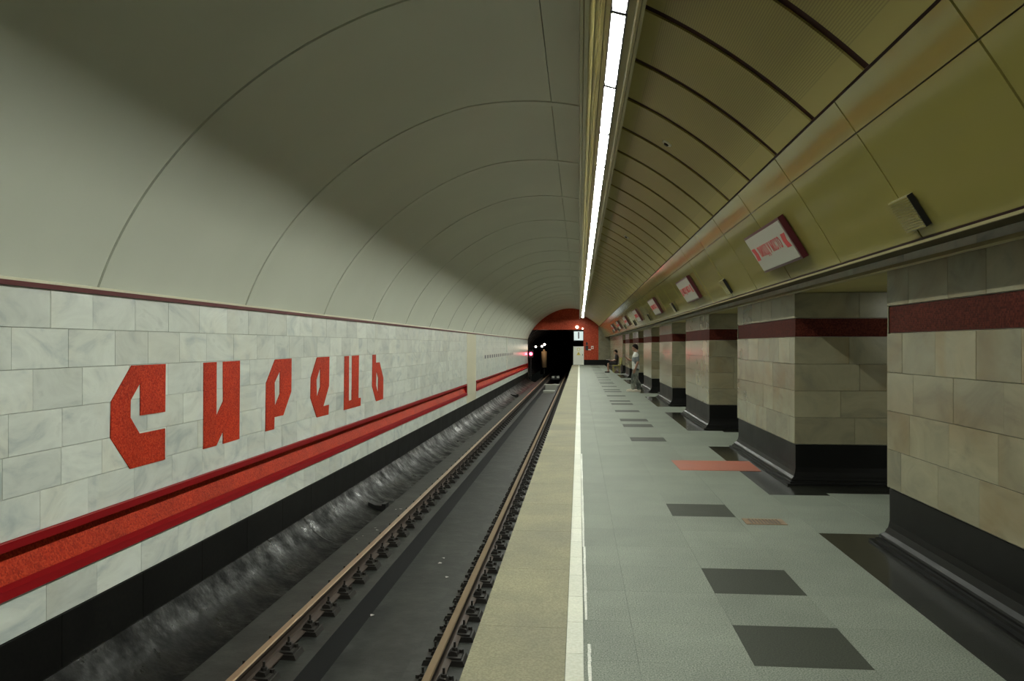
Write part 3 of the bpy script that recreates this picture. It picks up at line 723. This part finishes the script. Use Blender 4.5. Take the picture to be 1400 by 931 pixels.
def text_mesh(body, size, mt, sx=1.0):
    cu = bpy.data.curves.new('t', 'FONT'); cu.body = body; cu.size = size; cu.align_x = 'CENTER'; cu.align_y = 'CENTER'; cu.extrude = 0.002
    t = bpy.data.objects.new('t', cu); COL.objects.link(t)
    me = bpy.data.meshes.new_from_object(t.evaluated_get(bpy.context.evaluated_depsgraph_get())); bpy.data.objects.remove(t)
    for v in me.vertices: v.co.x *= sx
    me.materials.clear(); me.materials.append(M[mt]); return me
SW, SH, ST = 1.42, 0.43, 0.055
txt = text_mesh('ВИХІД У МІСТО', 0.155, 'sign_red', 0.70)
case = B().box(-SW / 2, SW / 2, -SH / 2, SH / 2, 0.0, ST).mesh('case', 'sign_frame')
face = round_panel(SW - 0.05, SH - 0.05, 0.006, 0.012, 'sign_face')
arr1 = fixn(mesh('mark', [(x, y, z) for z in (0, 0.003) for x, y in ((-0.075, 0.07), (0.055, 0.07), (0.085, 0), (0.055, -0.07), (-0.075, -0.07), (-0.035, 0))], [(5, 4, 3, 2, 1, 0), (6, 7, 8, 9, 10, 11)] + [(i, (i + 1) % 6, 6 + (i + 1) % 6, 6 + i) for i in range(6)], 'sign_red'))
SL = ['nearest red and white exit sign on the sloping panels, with readable lettering', 'red framed exit sign second from the camera', 'red framed exit sign third from the camera', 'red framed exit sign fourth from the camera', 'red framed exit sign fifth from the camera', 'red framed exit sign sixth from the camera', 'farthest tiny red framed exit sign near the tunnel end']
for k in range(0, 7):
    yy = 7.80 + PILP * k
    e = empty('exit_sign', (0, 0, 0), SL[k], 'sign', 'exit signs on the sloping panels'); e.matrix_local = FR(0.625, yy, 0.0)
    link('case', case, e)
    f_ = link('face', face, e, Matrix.Translation((0.0, 0, ST + 0.006)))
    link('lettering', txt, f_, Matrix.Translation((0, 0, 0.001)))
    link('arrow_mark', arr1, f_, Matrix.Translation((-0.58, -0.0, 0.0)))
    o = link('arrow_mark', arr1, f_, Matrix.Translation((0.58, 0, 0.0)) @ Matrix.Rotation(math.pi, 4, 'Y') if False else Matrix.Translation((0.58, 0, 0.0)) @ Matrix.Rotation(math.pi, 4, 'Z'))

# ------------------------------------------------------------------ things on the floor
e = empty('drain_grille', (1.49, 7.10, 0.0), 'small brown slotted drain grille set in the platform floor', 'grille')
GW, GL = 0.36, 0.23
b = B().box(0, GW, 0, 0.03, 0, 0.004).box(0, GW, GL - 0.03, GL, 0, 0.004).box(0, 0.05, 0.03, GL - 0.03, 0, 0.004).box(GW - 0.05, GW, 0.03, GL - 0.03, 0, 0.004)
b.obj('frame', 'brass', e); B().box(0.05, GW - 0.05, 0.03, GL - 0.03, 0.0, 0.0015).obj('well', 'black_plastic', e)
bar = B().box(-0.008, 0.008, 0.03, GL - 0.03, 0.001, 0.004).mesh('bar', 'brass')
for i in range(8): link('bar', bar, e, Matrix.Translation((0.075 + 0.030 * i, 0, 0)))
vs = [(1.29, 10.10), (2.30, 10.10), (2.33, 10.95), (1.27, 10.95)]
o = link('floor_mat', fixn(mesh('floor_mat', [(x - 1.8, y - 10.5, z) for z in (0, 0.004) for x, y in vs], [(3, 2, 1, 0), (4, 5, 6, 7), (0, 1, 5, 4), (1, 2, 6, 5), (2, 3, 7, 6), (3, 0, 4, 7)], 'mat_red')))
o.location = (1.8, 10.5, 0.0); tag(o, 'flat terracotta red rectangle on the platform floor beside the second pillar', 'mat')

# ------------------------------------------------------------------ end wall with tunnel mouth
OX0, OX1, OZ = -4.35, 0.33, 2.86
b = B().box(-4.6, 1.55, YE, YE + 0.5, OZ, 5.0).box(OX1, 1.55, YE, YE + 0.5, 0.0, OZ).box(-4.6, OX0, YE, YE + 0.5, -2.0, OZ)
we2 = struct(b.obj('wall_end', 'mosaic_end'))
struct(B().box(1.55, 4.6, YE, YE + 0.5, 0.0, 4.2).obj('wall_end_marble', 'marble_pillar'))
struct(B().box(OX1, XP, YE - 0.05, YE, 0.0, 0.42).obj('baseboard_end', 'black_stone'))
# tunnel tube
prof = []
for i in range(25):
    a = math.pi * 1.22 - math.pi * 1.44 * i / 24; prof.append((-2.0 + 2.75 * math.cos(a), 0.65 + 2.6 * math.sin(a)))
prof2 = [(-2.0 + 3.05 * math.cos(math.pi * 1.22 - math.pi * 1.44 * i / 24), 0.65 + 2.9 * math.sin(math.pi * 1.22 - math.pi * 1.44 * i / 24)) for i in range(25)]
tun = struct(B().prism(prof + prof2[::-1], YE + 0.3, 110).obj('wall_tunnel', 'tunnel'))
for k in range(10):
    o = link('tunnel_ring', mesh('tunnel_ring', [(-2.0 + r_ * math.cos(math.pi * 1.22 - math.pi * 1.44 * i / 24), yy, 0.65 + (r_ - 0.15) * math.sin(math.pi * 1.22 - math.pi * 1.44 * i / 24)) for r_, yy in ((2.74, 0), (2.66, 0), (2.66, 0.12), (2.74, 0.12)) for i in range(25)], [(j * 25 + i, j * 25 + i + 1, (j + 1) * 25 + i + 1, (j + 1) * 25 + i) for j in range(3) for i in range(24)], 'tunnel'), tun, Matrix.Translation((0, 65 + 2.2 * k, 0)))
struct(B().box(-5.5, 1.5, 110, 110.2, -2.5, 4).obj('wall_tunnel_end', 'tunnel'))
# tunnel lamps
for q, (px, py, Y, lab, r_) in enumerate(((732.5, 474, 66, 'small white tunnel lamp just right of the red signal', 0.08), (741, 473.5, 70, 'left one of the pair of small white lamps inside the tunnel', 0.09), (744.5, 471, 74, 'right one of the pair of small white lamps inside the tunnel', 0.10))):
    u = (px - 700) / F_PX; X = Y * (u * _c - _s) / (_c + u * _s); Z = HC + (VPY - py) / F_PX * (Y * _c - X * _s)
    e = empty('tunnel_lamp', (X, Y, Z), lab, 'lamp', 'lamps inside the tunnel')
    B().sphere((0, 0, 0), r_, 10, 7).obj('bulb', 'tunnel_lamp', e, True)
    B().box(-0.5 if q else -0.35, -0.03, 0.02, 0.06, -0.03, 0.03).obj('bracket', 'black_plastic', e)
# lit tan cabinet inside the tunnel
X, Y = -3.15, 70.0
e = empty('tunnel_cabinet', (X, Y, -1.30), 'tall tan cylinder-like cabinet standing dimly lit inside the tunnel', 'cabinet')
B().cyl((0, 0, 0.9), (0, 0, 2.35), 0.22, 0.26, 14).obj('body', 'tan_cabinet', e, True)
B().cyl((0, 0, 0.0), (0, 0, 0.92), 0.08, 0.08, 10).obj('post', 'dark_iron', e, True)
B().sphere((0, 0, 2.42), 0.12, 10, 6).obj('cap', 'tan_cabinet', e, True)
pl = bpy.data.lights.new('tunnel_light', 'POINT'); pl.energy = 14; pl.color = (1, 0.75, 0.5); pl.shadow_soft_size = 0.08
po = bpy.data.objects.new('tunnel_light', pl); COL.objects.link(po); po.location = (-3.15, 69.0, 1.35)
# track marker
xm, ym = on_z(760, 516, -1.2)
e = empty('track_marker', (xm, 62.5, -1.32), 'low dark track marker with two small white plates before the tunnel', 'marker')
k_ = 62.5 / ym
e.location = (-2.0, 66.0, -1.32)
B().box(-0.32, 0.32, 0, 0.06, 0.0, 0.34).obj('board', 'black_plastic', e)
for s_ in (-1, 1): B().box(s_ * 0.21 - 0.11, s_ * 0.21 + 0.11, -0.012, 0.0, 0.13, 0.30).obj('plate', 'white_paint', e)
# red signal
xs = -3.93
e = empty('signal_light', (xs, YE - 0.25, 0.60), 'glowing red round signal light at the end of the marble wall', 'signal')
B().box(-0.18, 0.20, 0.0, 0.18, 0.0, 0.60).obj('housing', 'black_plastic', e)
B().box(-0.03, 0.03, 0.08, 0.14, -1.90, 0.0).obj('post', 'dark_iron', e)
B().cyl((0, 0.02, 0.30), (0, -0.03, 0.30), 0.14, 0.14, 20).obj('lens', 'red_lens', e)
B().cyl((0, -0.02, 0.30), (0, -0.04, 0.30), 0.085, 0.08, 18).obj('lens_core', 'red_core', e)
B().prism([(-0.16, 0.44), (0.16, 0.44), (0.13, 0.48), (-0.13, 0.48)], -0.16, 0.0).obj('visor', 'black_plastic', e)
pl = bpy.data.lights.new('signal_glow', 'POINT'); pl.energy = 3; pl.color = (1, 0.02, 0.05); pl.shadow_soft_size = 0.1
po = bpy.data.objects.new('signal_glow', pl); COL.objects.link(po); po.location = (xs, YE - 0.45, 0.90)
# white gate with warning signs at the platform end
e = empty('platform_gate', (-0.06, YE - 0.15, 0.0), 'white metal gate with yellow warning signs at the platform end', 'gate')
B().box(-0.39, 0.39, 0, 0.05, 0.02, 1.50).obj('door', 'white_paint', e)
for x in (-0.40, 0.40): B().box(x - 0.025, x + 0.025, -0.012, 0.06, 0.0, 1.53).obj('post', 'white_paint', e)
tr = fixn(mesh('triangle', [(x, y, z) for y in (-0.008, 0.0) for x, z in ((-0.17, 0.80), (0.17, 0.80), (0, 1.08))], [(0, 1, 2), (5, 4, 3), (0, 3, 4, 1), (1, 4, 5, 2), (2, 5, 3, 0)], 'yellow_sign'))
w_ = link('warning_triangle', tr, e)
B().prism([(-0.02, 0.98), (0.03, 0.98), (0.0, 0.92), (0.03, 0.92), (-0.02, 0.83), (-0.005, 0.9), (-0.035, 0.9)], -0.011, -0.008).obj('bolt_symbol', 'black_plastic', w_)
w2 = B().cyl((0, 0, 1.26), (0, -0.008, 1.26), 0.13, n=20).obj('round_sign', 'yellow_sign', e)
B().cyl((0, -0.008, 1.26), (0, -0.011, 1.26), 0.095, n=20).obj('round_sign_centre', 'white_paint', w2)
B().box(0.30, 0.34, -0.03, 0, 0.75, 0.9).obj('handle', 'dark_iron', e)
# driver's mirror / monitor
e = empty('monitor', (-0.06, YE - 0.2, 1.98), 'square pale monitor hanging above the white gate', 'monitor')
B().box(-0.41, 0.41, 0.0, 0.18, -0.03, 0.79).obj('casing', 'black_plastic', e)
sc_ = B().box(-0.37, 0.37, -0.012, 0.0, 0.02, 0.74).obj('screen', 'screen', e)
B().box(-0.05, 0.06, -0.016, -0.012, 0.16, 0.70).obj('screen_figure', 'lamp_frame', sc_)
B().box(-0.03, 0.03, 0.05, 0.12, 0.79, 0.90).obj('bracket', 'black_plastic', e)
for (X, Z, r_, lab) in ((-0.18, 3.07, 0.13, 'round white globe lamp on the red wall above the monitor'), (0.27, 2.95, 0.07, 'tiny white lamp right of the globe lamp on the red wall')):
    e = empty('globe_lamp', (X, YE, Z), lab, 'lamp', 'globe lamps on the end wall')
    B().sphere((0, -0.16, 0), r_, 12, 8).obj('globe', 'small_lamp', e, True); B().cyl((0, 0, -0.05), (0, -0.16, -r_ * 0.8), 0.04, n=8).obj('holder', 'black_plastic', e)
e = empty('wall_telephone', (0.61, YE, 1.2), 'dark telephone box mounted on the red end wall', 'telephone')
B().box(-0.11, 0.11, -0.12, 0, 0, 0.36).obj('case', 'black_plastic', e); B().box(-0.07, 0.07, -0.09, 0, 0.42, 0.64).obj('upper_case', 'black_plastic', e)
B().cyl((-0.03, -0.14, 0.08), (-0.03, -0.14, 0.30), 0.025, n=8).obj('handset', 'dark_iron', e)
e = empty('notice_plate', (0.98, YE, 1.2), 'small white notice plate on the red end wall beside the telephone', 'sign')
B().box(-0.02, 0.17, -0.02, 0, 0.10, 0.34).obj('plate', 'white_paint', e); B().box(-0.26, -0.03, -0.02, 0, 0.0, 0.08).obj('lower_plate', 'white_paint', e); B().box(0.02, 0.13, -0.023, -0.02, 0.15, 0.26).obj('print', 'sign_red', e)

# ------------------------------------------------------------------ bench
e = empty('bench', (1.97, 45.3, 0.0), 'yellow-green slatted bench against the far right wall under the seated person', 'bench')
for i in range(5): B().box(-0.02 + i * 0.085, 0.05 + i * 0.085, 0, 1.5, 0.42, 0.45).obj('seat_slat', 'bench_wood', e)
for i in range(4): B().prism([(0.42 + 0.012 * i, 0.50 + 0.10 * i), (0.445 + 0.012 * i, 0.50 + 0.10 * i), (0.455 + 0.012 * i, 0.57 + 0.10 * i), (0.43 + 0.012 * i, 0.57 + 0.10 * i)], 0, 1.5).obj('back_slat', 'bench_wood', e)
for yy in (0.12, 1.38):
    B().box(0.0, 0.04, yy - 0.02, yy + 0.02, 0, 0.42).obj('leg', 'bench_wood', e); B().box(0.36, 0.40, yy - 0.02, yy + 0.02, 0, 0.42).obj('leg', 'bench_wood', e)
    B().cyl((0.02, yy, 0.06), (0.38, yy, 0.38), 0.018, n=6).obj('brace', 'bench_wood', e); B().box(0.40, 0.44, yy - 0.02, yy + 0.02, 0.40, 0.88).obj('back_post', 'bench_wood', e)
    B().box(0.0, 0.40, yy - 0.02, yy + 0.02, 0.38, 0.42).obj('seat_rail', 'bench_wood', e)

# ------------------------------------------------------------------ people
def fuse(name, b, mt, voxel=0.008, it=4):
    """joins overlapping volumes into one continuous smooth surface"""
    me = b.mesh(name, mt); o = bpy.data.objects.new(name, me); COL.objects.link(o)
    r_ = o.modifiers.new('r', 'REMESH'); r_.mode = 'VOXEL'; r_.voxel_size = voxel; r_.use_smooth_shade = True
    sm = o.modifiers.new('s', 'SMOOTH'); sm.iterations = it; sm.factor = 0.5
    out = bpy.data.meshes.new_from_object(o.evaluated_get(bpy.context.evaluated_depsgraph_get())); bpy.data.objects.remove(o)
    out.materials.clear(); out.materials.append(M[mt])
    for p in out.polygons: p.use_smooth = True
    return out
class Figure:
    """works in forward / right / up coordinates of a person facing the track"""
    def __init__(s, fwd): s.f = Vector(fwd).normalized(); s.r = s.f.cross(EZ).normalized(); s.b = B()
    def P(s, fw, rt, z): return Vector((0, 0, z)) + s.f * fw + s.r * rt
    def new(s): s.b = B(); return s
    def ball(s, c, rf, rr, rz, nu=14, nv=10):
        vs = []; fs = []; c = s.P(*c)
        t = B().sphere((0, 0, 0), 1.0, nu, nv)
        s.b.add([c + s.f * (v[0] * rf) + s.r * (v[1] * rr) + EZ * (v[2] * rz) for v in t.v], t.f); return s
    def loft(s, rings, n=18):
        """rings: (fwd, right, z, radius_fwd, radius_right); horizontal ellipses"""
        vs = []; fs = []
        for fw, rt, z, rf, rr in rings:
            for i in range(n):
                a = 2 * math.pi * i / n; vs.append(s.P(fw + rf * math.cos(a), rt + rr * math.sin(a), z))
        for j in range(len(rings) - 1):
            for i in range(n): fs.append((j * n + i, j * n + (i + 1) % n, (j + 1) * n + (i + 1) % n, (j + 1) * n + i))
        fs += [tuple(range(n))[::-1], tuple(range((len(rings) - 1) * n, len(rings) * n))]
        s.b.add(vs, fs); return s
    def limb(s, pts, n=12):
        """pts: ((fwd, right, z), radius) joints, tapering between them, rounded at the joints"""
        for (p, r_) in pts: s.b.sphere(tuple(s.P(*p)), r_, n, 8)
        for (p, r_), (q, r2) in zip(pts, pts[1:]): s.b.cyl(s.P(*p), s.P(*q), r_, r2, n)
        return s
    def hand(s, w, d, side, curl):
        """palm with four fingers and a thumb; vectors in forward / right / up"""
        w = Vector(w); d = Vector(d).normalized(); side = Vector(side).normalized(); curl = Vector(curl).normalized()
        for q in range(4):
            o_ = side * (0.027 - 0.018 * q); ln = (0.072, 0.08, 0.075, 0.058)[q]
            k0 = w + d * 0.02 + o_ * 0.7; k1 = w + d * 0.085 + o_; k2 = k1 + d * ln * 0.55 + curl * 0.016; k3 = k2 + d * ln * 0.3 + curl * 0.032
            s.limb([(tuple(k0), 0.015), (tuple(k1), 0.0115), (tuple(k2), 0.0095), (tuple(k3), 0.0085)], 8)
        t0 = w + d * 0.02 + side * 0.022; t1 = w + d * 0.055 + side * 0.046 + curl * 0.01; t2 = t1 + d * 0.035 + side * 0.008 + curl * 0.016
        s.limb([(tuple(t0), 0.014), (tuple(t1), 0.0115), (tuple(t2), 0.0095)], 8); return s
    def head(s, fw, z):
        """chin height z; head 0.22 m tall"""
        s.ball((fw + 0.0, 0, z + 0.125), 0.096, 0.076, 0.105); s.ball((fw + 0.028, 0, z + 0.058), 0.066, 0.056, 0.062)
        s.limb([((fw + 0.088, 0, z + 0.115), 0.010), ((fw + 0.108, 0, z + 0.082), 0.013)], 8)
        for k_ in (-1, 1): s.ball((fw - 0.008, 0.076 * k_, z + 0.10), 0.02, 0.010, 0.032)
        s.ball((fw + 0.086, 0, z + 0.042), 0.014, 0.024, 0.007); return s
    def face(s, body, fw, z):
        s.new()
        for k_ in (-1, 1): s.ball((fw + 0.084, 0.031 * k_, z + 0.112), 0.010, 0.014, 0.008, 8, 6)
        s.b.obj('eyes', 'eye', body)
        s.new().ball((fw + 0.093, 0, z + 0.042), 0.010, 0.022, 0.006, 8, 6); s.b.obj('mouth', 'lip', body)
        b = B(); nu, nv = 20, 10; vs = []; fs = []
        for j in range(nv + 1):
            for i in range(nu):
                ph = 2 * math.pi * i / nu; front = math.cos(ph); th = (1.16 + 1.15 * (1 - front) / 2) * j / nv
                k_ = 1 + 0.025 * math.sin(5 * ph + 2 * j)
                vs.append(s.P(fw - 0.004 + 0.112 * k_ * math.sin(th) * front, 0.093 * k_ * math.sin(th) * math.sin(ph), z + 0.128 + 0.126 * k_ * math.cos(th)))
        for j in range(nv):
            for i in range(nu): fs.append((j * nu + i, j * nu + (i + 1) % nu, (j + 1) * nu + (i + 1) % nu, (j + 1) * nu + i))
        link('hair', fixn(mesh('hair', vs, fs, 'hair', smooth=True)), body)

def standing(loc):
    e = empty('person', loc, 'standing person in patterned white shirt and grey trousers facing the track', 'person')
    g = Figure((-1, 0, 0))
    legs = [(1, 0.06, 0.12), (-1, 0.02, -0.05)]
    g.loft([(0, 0, 0.76, 0.09, 0.13), (-0.01, 0, 0.86, 0.11, 0.16), (0.01, 0, 0.98, 0.10, 0.145), (0.005, 0, 1.12, 0.108, 0.165), (-0.01, 0, 1.24, 0.10, 0.175), (-0.015, 0, 1.31, 0.07, 0.12), (-0.005, 0, 1.36, 0.055, 0.058), (0.012, 0, 1.43, 0.052, 0.054)])
    g.head(0.02, 1.39)
    ra = [((-0.015, 0.175, 1.275), 0.056), ((-0.01, 0.21, 1.06), 0.043), ((0.20, 0.13, 1.09), 0.036), ((0.29, 0.10, 1.15), 0.027)]
    la = [((-0.015, -0.175, 1.275), 0.056), ((-0.06, -0.225, 1.04), 0.043), ((0.01, -0.225, 0.84), 0.035), ((0.035, -0.215, 0.78), 0.027)]
    g.limb(ra).limb(la)
    g.hand((0.29, 0.10, 1.15), (0.75, -0.1, 0.65), (-0.1, -1, 0.1), (-0.4, -0.3, 0.6)).hand((0.035, -0.215, 0.78), (0.25, 0, -1), (1, 0.1, 0.2), (0.3, 0.7, 0))
    for k_, kx, ax in legs:
        g.limb([((-0.005, 0.085 * k_, 0.80), 0.088), ((kx, 0.095 * k_, 0.45), 0.058), ((ax - 0.045, 0.10 * k_, 0.28), 0.054), ((ax - 0.04, 0.10 * k_, 0.08), 0.036), ((ax + 0.09, 0.105 * k_, 0.045), 0.03)])
    body = link('body', fuse('body', g.b, 'skin', 0.007, 3), e); g.face(body, 0.02, 1.39)
    g.new().loft([(-0.005, 0, 0.78, 0.135, 0.185), (-0.008, 0, 0.87, 0.13, 0.18), (0.012, 0, 0.98, 0.118, 0.165), (0.005, 0, 1.12, 0.125, 0.183), (-0.01, 0, 1.24, 0.116, 0.192), (-0.015, 0, 1.31, 0.086, 0.15), (-0.008, 0, 1.365, 0.064, 0.07)])
    g.limb([((-0.015, 0.178, 1.275), 0.072), ((-0.012, 0.208, 1.10), 0.066)]).limb([((-0.015, -0.178, 1.275), 0.072), ((-0.05, -0.215, 1.09), 0.066)])
    link('shirt', fuse('shirt', g.b, 'shirt_print', 0.01, 3), e)
    g.new().loft([(-0.005, 0, 0.74, 0.115, 0.165), (-0.005, 0, 0.84, 0.122, 0.168), (0, 0, 0.90, 0.116, 0.16)])
    for k_, kx, ax in legs: g.limb([((-0.005, 0.088 * k_, 0.76), 0.108), ((kx, 0.097 * k_, 0.45), 0.088), ((ax - 0.045, 0.10 * k_, 0.26), 0.086), ((ax - 0.045, 0.10 * k_, 0.12), 0.074)])
    link('trousers', fuse('trousers', g.b, 'trousers_grey', 0.01, 3), e)
    for k_, kx, ax in legs:
        g.new().limb([((ax - 0.075, 0.10 * k_, 0.05), 0.046), ((ax + 0.03, 0.10 * k_, 0.05), 0.046), ((ax + 0.13, 0.106 * k_, 0.042), 0.038), ((ax + 0.165, 0.107 * k_, 0.036), 0.03)]); g.b.box(*(sorted((g.P(ax - 0.11, 0, 0).x, g.P(ax + 0.185, 0, 0).x)) + sorted((g.P(0, 0.10 * k_ - 0.04, 0).y, g.P(0, 0.10 * k_ + 0.04, 0).y)) + [0.0, 0.02]))
        link('shoe', fuse('shoe', g.b, 'shoe_light', 0.006, 2), e)
    hx = g.P(0.375, 0.075, 1.235)
    o = B().box(-0.008, 0.008, -0.034, 0.034, -0.065, 0.065).obj('mobile_phone', 'black_plastic'); o.location = Vector(loc) + hx; o.rotation_euler = (0, 0.35, 0)
    tag(o, "dark mobile phone held in the standing person's raised hand", 'phone')
xs_, ys_ = on_z(869, 535.5, 0.0)
standing((xs_, ys_, 0.0))
def sitting(loc):
    e = empty('person', loc, 'seated person in dark clothes with bare legs, reading on the bench', 'person')
    g = Figure((-1, 0, 0))
    g.loft([(0.0, 0, 0.46, 0.11, 0.15), (-0.01, 0, 0.56, 0.115, 0.165), (-0.03, 0, 0.68, 0.102, 0.145), (-0.055, 0, 0.82, 0.108, 0.165), (-0.06, 0, 0.94, 0.10, 0.175), (-0.05, 0, 1.01, 0.07, 0.12), (-0.035, 0, 1.06, 0.055, 0.058), (-0.01, 0, 1.13, 0.052, 0.054)])
    g.head(0.0, 1.09)
    for k_ in (1, -1):
        g.limb([((-0.055, 0.175 * k_, 0.975), 0.056), ((-0.0, 0.215 * k_, 0.76), 0.043), ((0.20, 0.14 * k_, 0.70), 0.036), ((0.29, 0.11 * k_, 0.71), 0.027)])
        g.hand((0.29, 0.11 * k_, 0.71), (1, -0.2 * k_, 0.1), (0, -1 * k_, 0.5), (0.2, -0.3 * k_, 0.5))
        g.limb([((0.02, 0.085 * k_, 0.545), 0.09), ((0.43, 0.10 * k_, 0.51), 0.060), ((0.45, 0.10 * k_, 0.32), 0.056), ((0.42, 0.10 * k_, 0.09), 0.037), ((0.55, 0.105 * k_, 0.045), 0.03)])
    body = link('body', fuse('body', g.b, 'skin', 0.008, 3), e); g.face(body, 0.0, 1.09)
    g.new().loft([(0.0, 0, 0.50, 0.128, 0.175), (-0.01, 0, 0.58, 0.132, 0.182), (-0.03, 0, 0.68, 0.118, 0.165), (-0.055, 0, 0.82, 0.124, 0.183), (-0.06, 0, 0.94, 0.116, 0.192), (-0.05, 0, 1.01, 0.086, 0.15), (-0.036, 0, 1.065, 0.064, 0.07)])
    for k_ in (1, -1): g.limb([((-0.055, 0.178 * k_, 0.975), 0.072), ((-0.015, 0.212 * k_, 0.80), 0.064)])
    link('shirt', fuse('shirt', g.b, 'cloth_dark', 0.01, 3), e)
    g.new().loft([(0.0, 0, 0.455, 0.125, 0.17), (0.0, 0, 0.56, 0.125, 0.175), (-0.01, 0, 0.62, 0.115, 0.165)])
    for k_ in (1, -1): g.limb([((0.03, 0.088 * k_, 0.545), 0.09), ((0.36, 0.10 * k_, 0.525), 0.076)])
    link('shorts', fuse('shorts', g.b, 'cloth_dark', 0.01, 3), e)
    for k_ in (1, -1):
        g.new().limb([((0.395, 0.10 * k_, 0.045), 0.044), ((0.50, 0.10 * k_, 0.045), 0.042), ((0.61, 0.106 * k_, 0.036), 0.032)])
        link('shoe', fuse('shoe', g.b, 'cloth_dark', 0.007, 2), e)
    o = B().prism([(-0.13, 0.0), (0.0, -0.02), (0.13, 0.0), (0.13, 0.008), (0.0, -0.012), (-0.13, 0.008)], -0.10, 0.10).obj('magazine', 'paper')
    o.location = Vector(loc) + g.P(0.45, 0, 0.765); o.rotation_euler = (0, 0, math.pi / 2)
    tag(o, "open pale magazine held in the seated person's hands", 'magazine')
sitting((2.12, 45.75, 0.0))
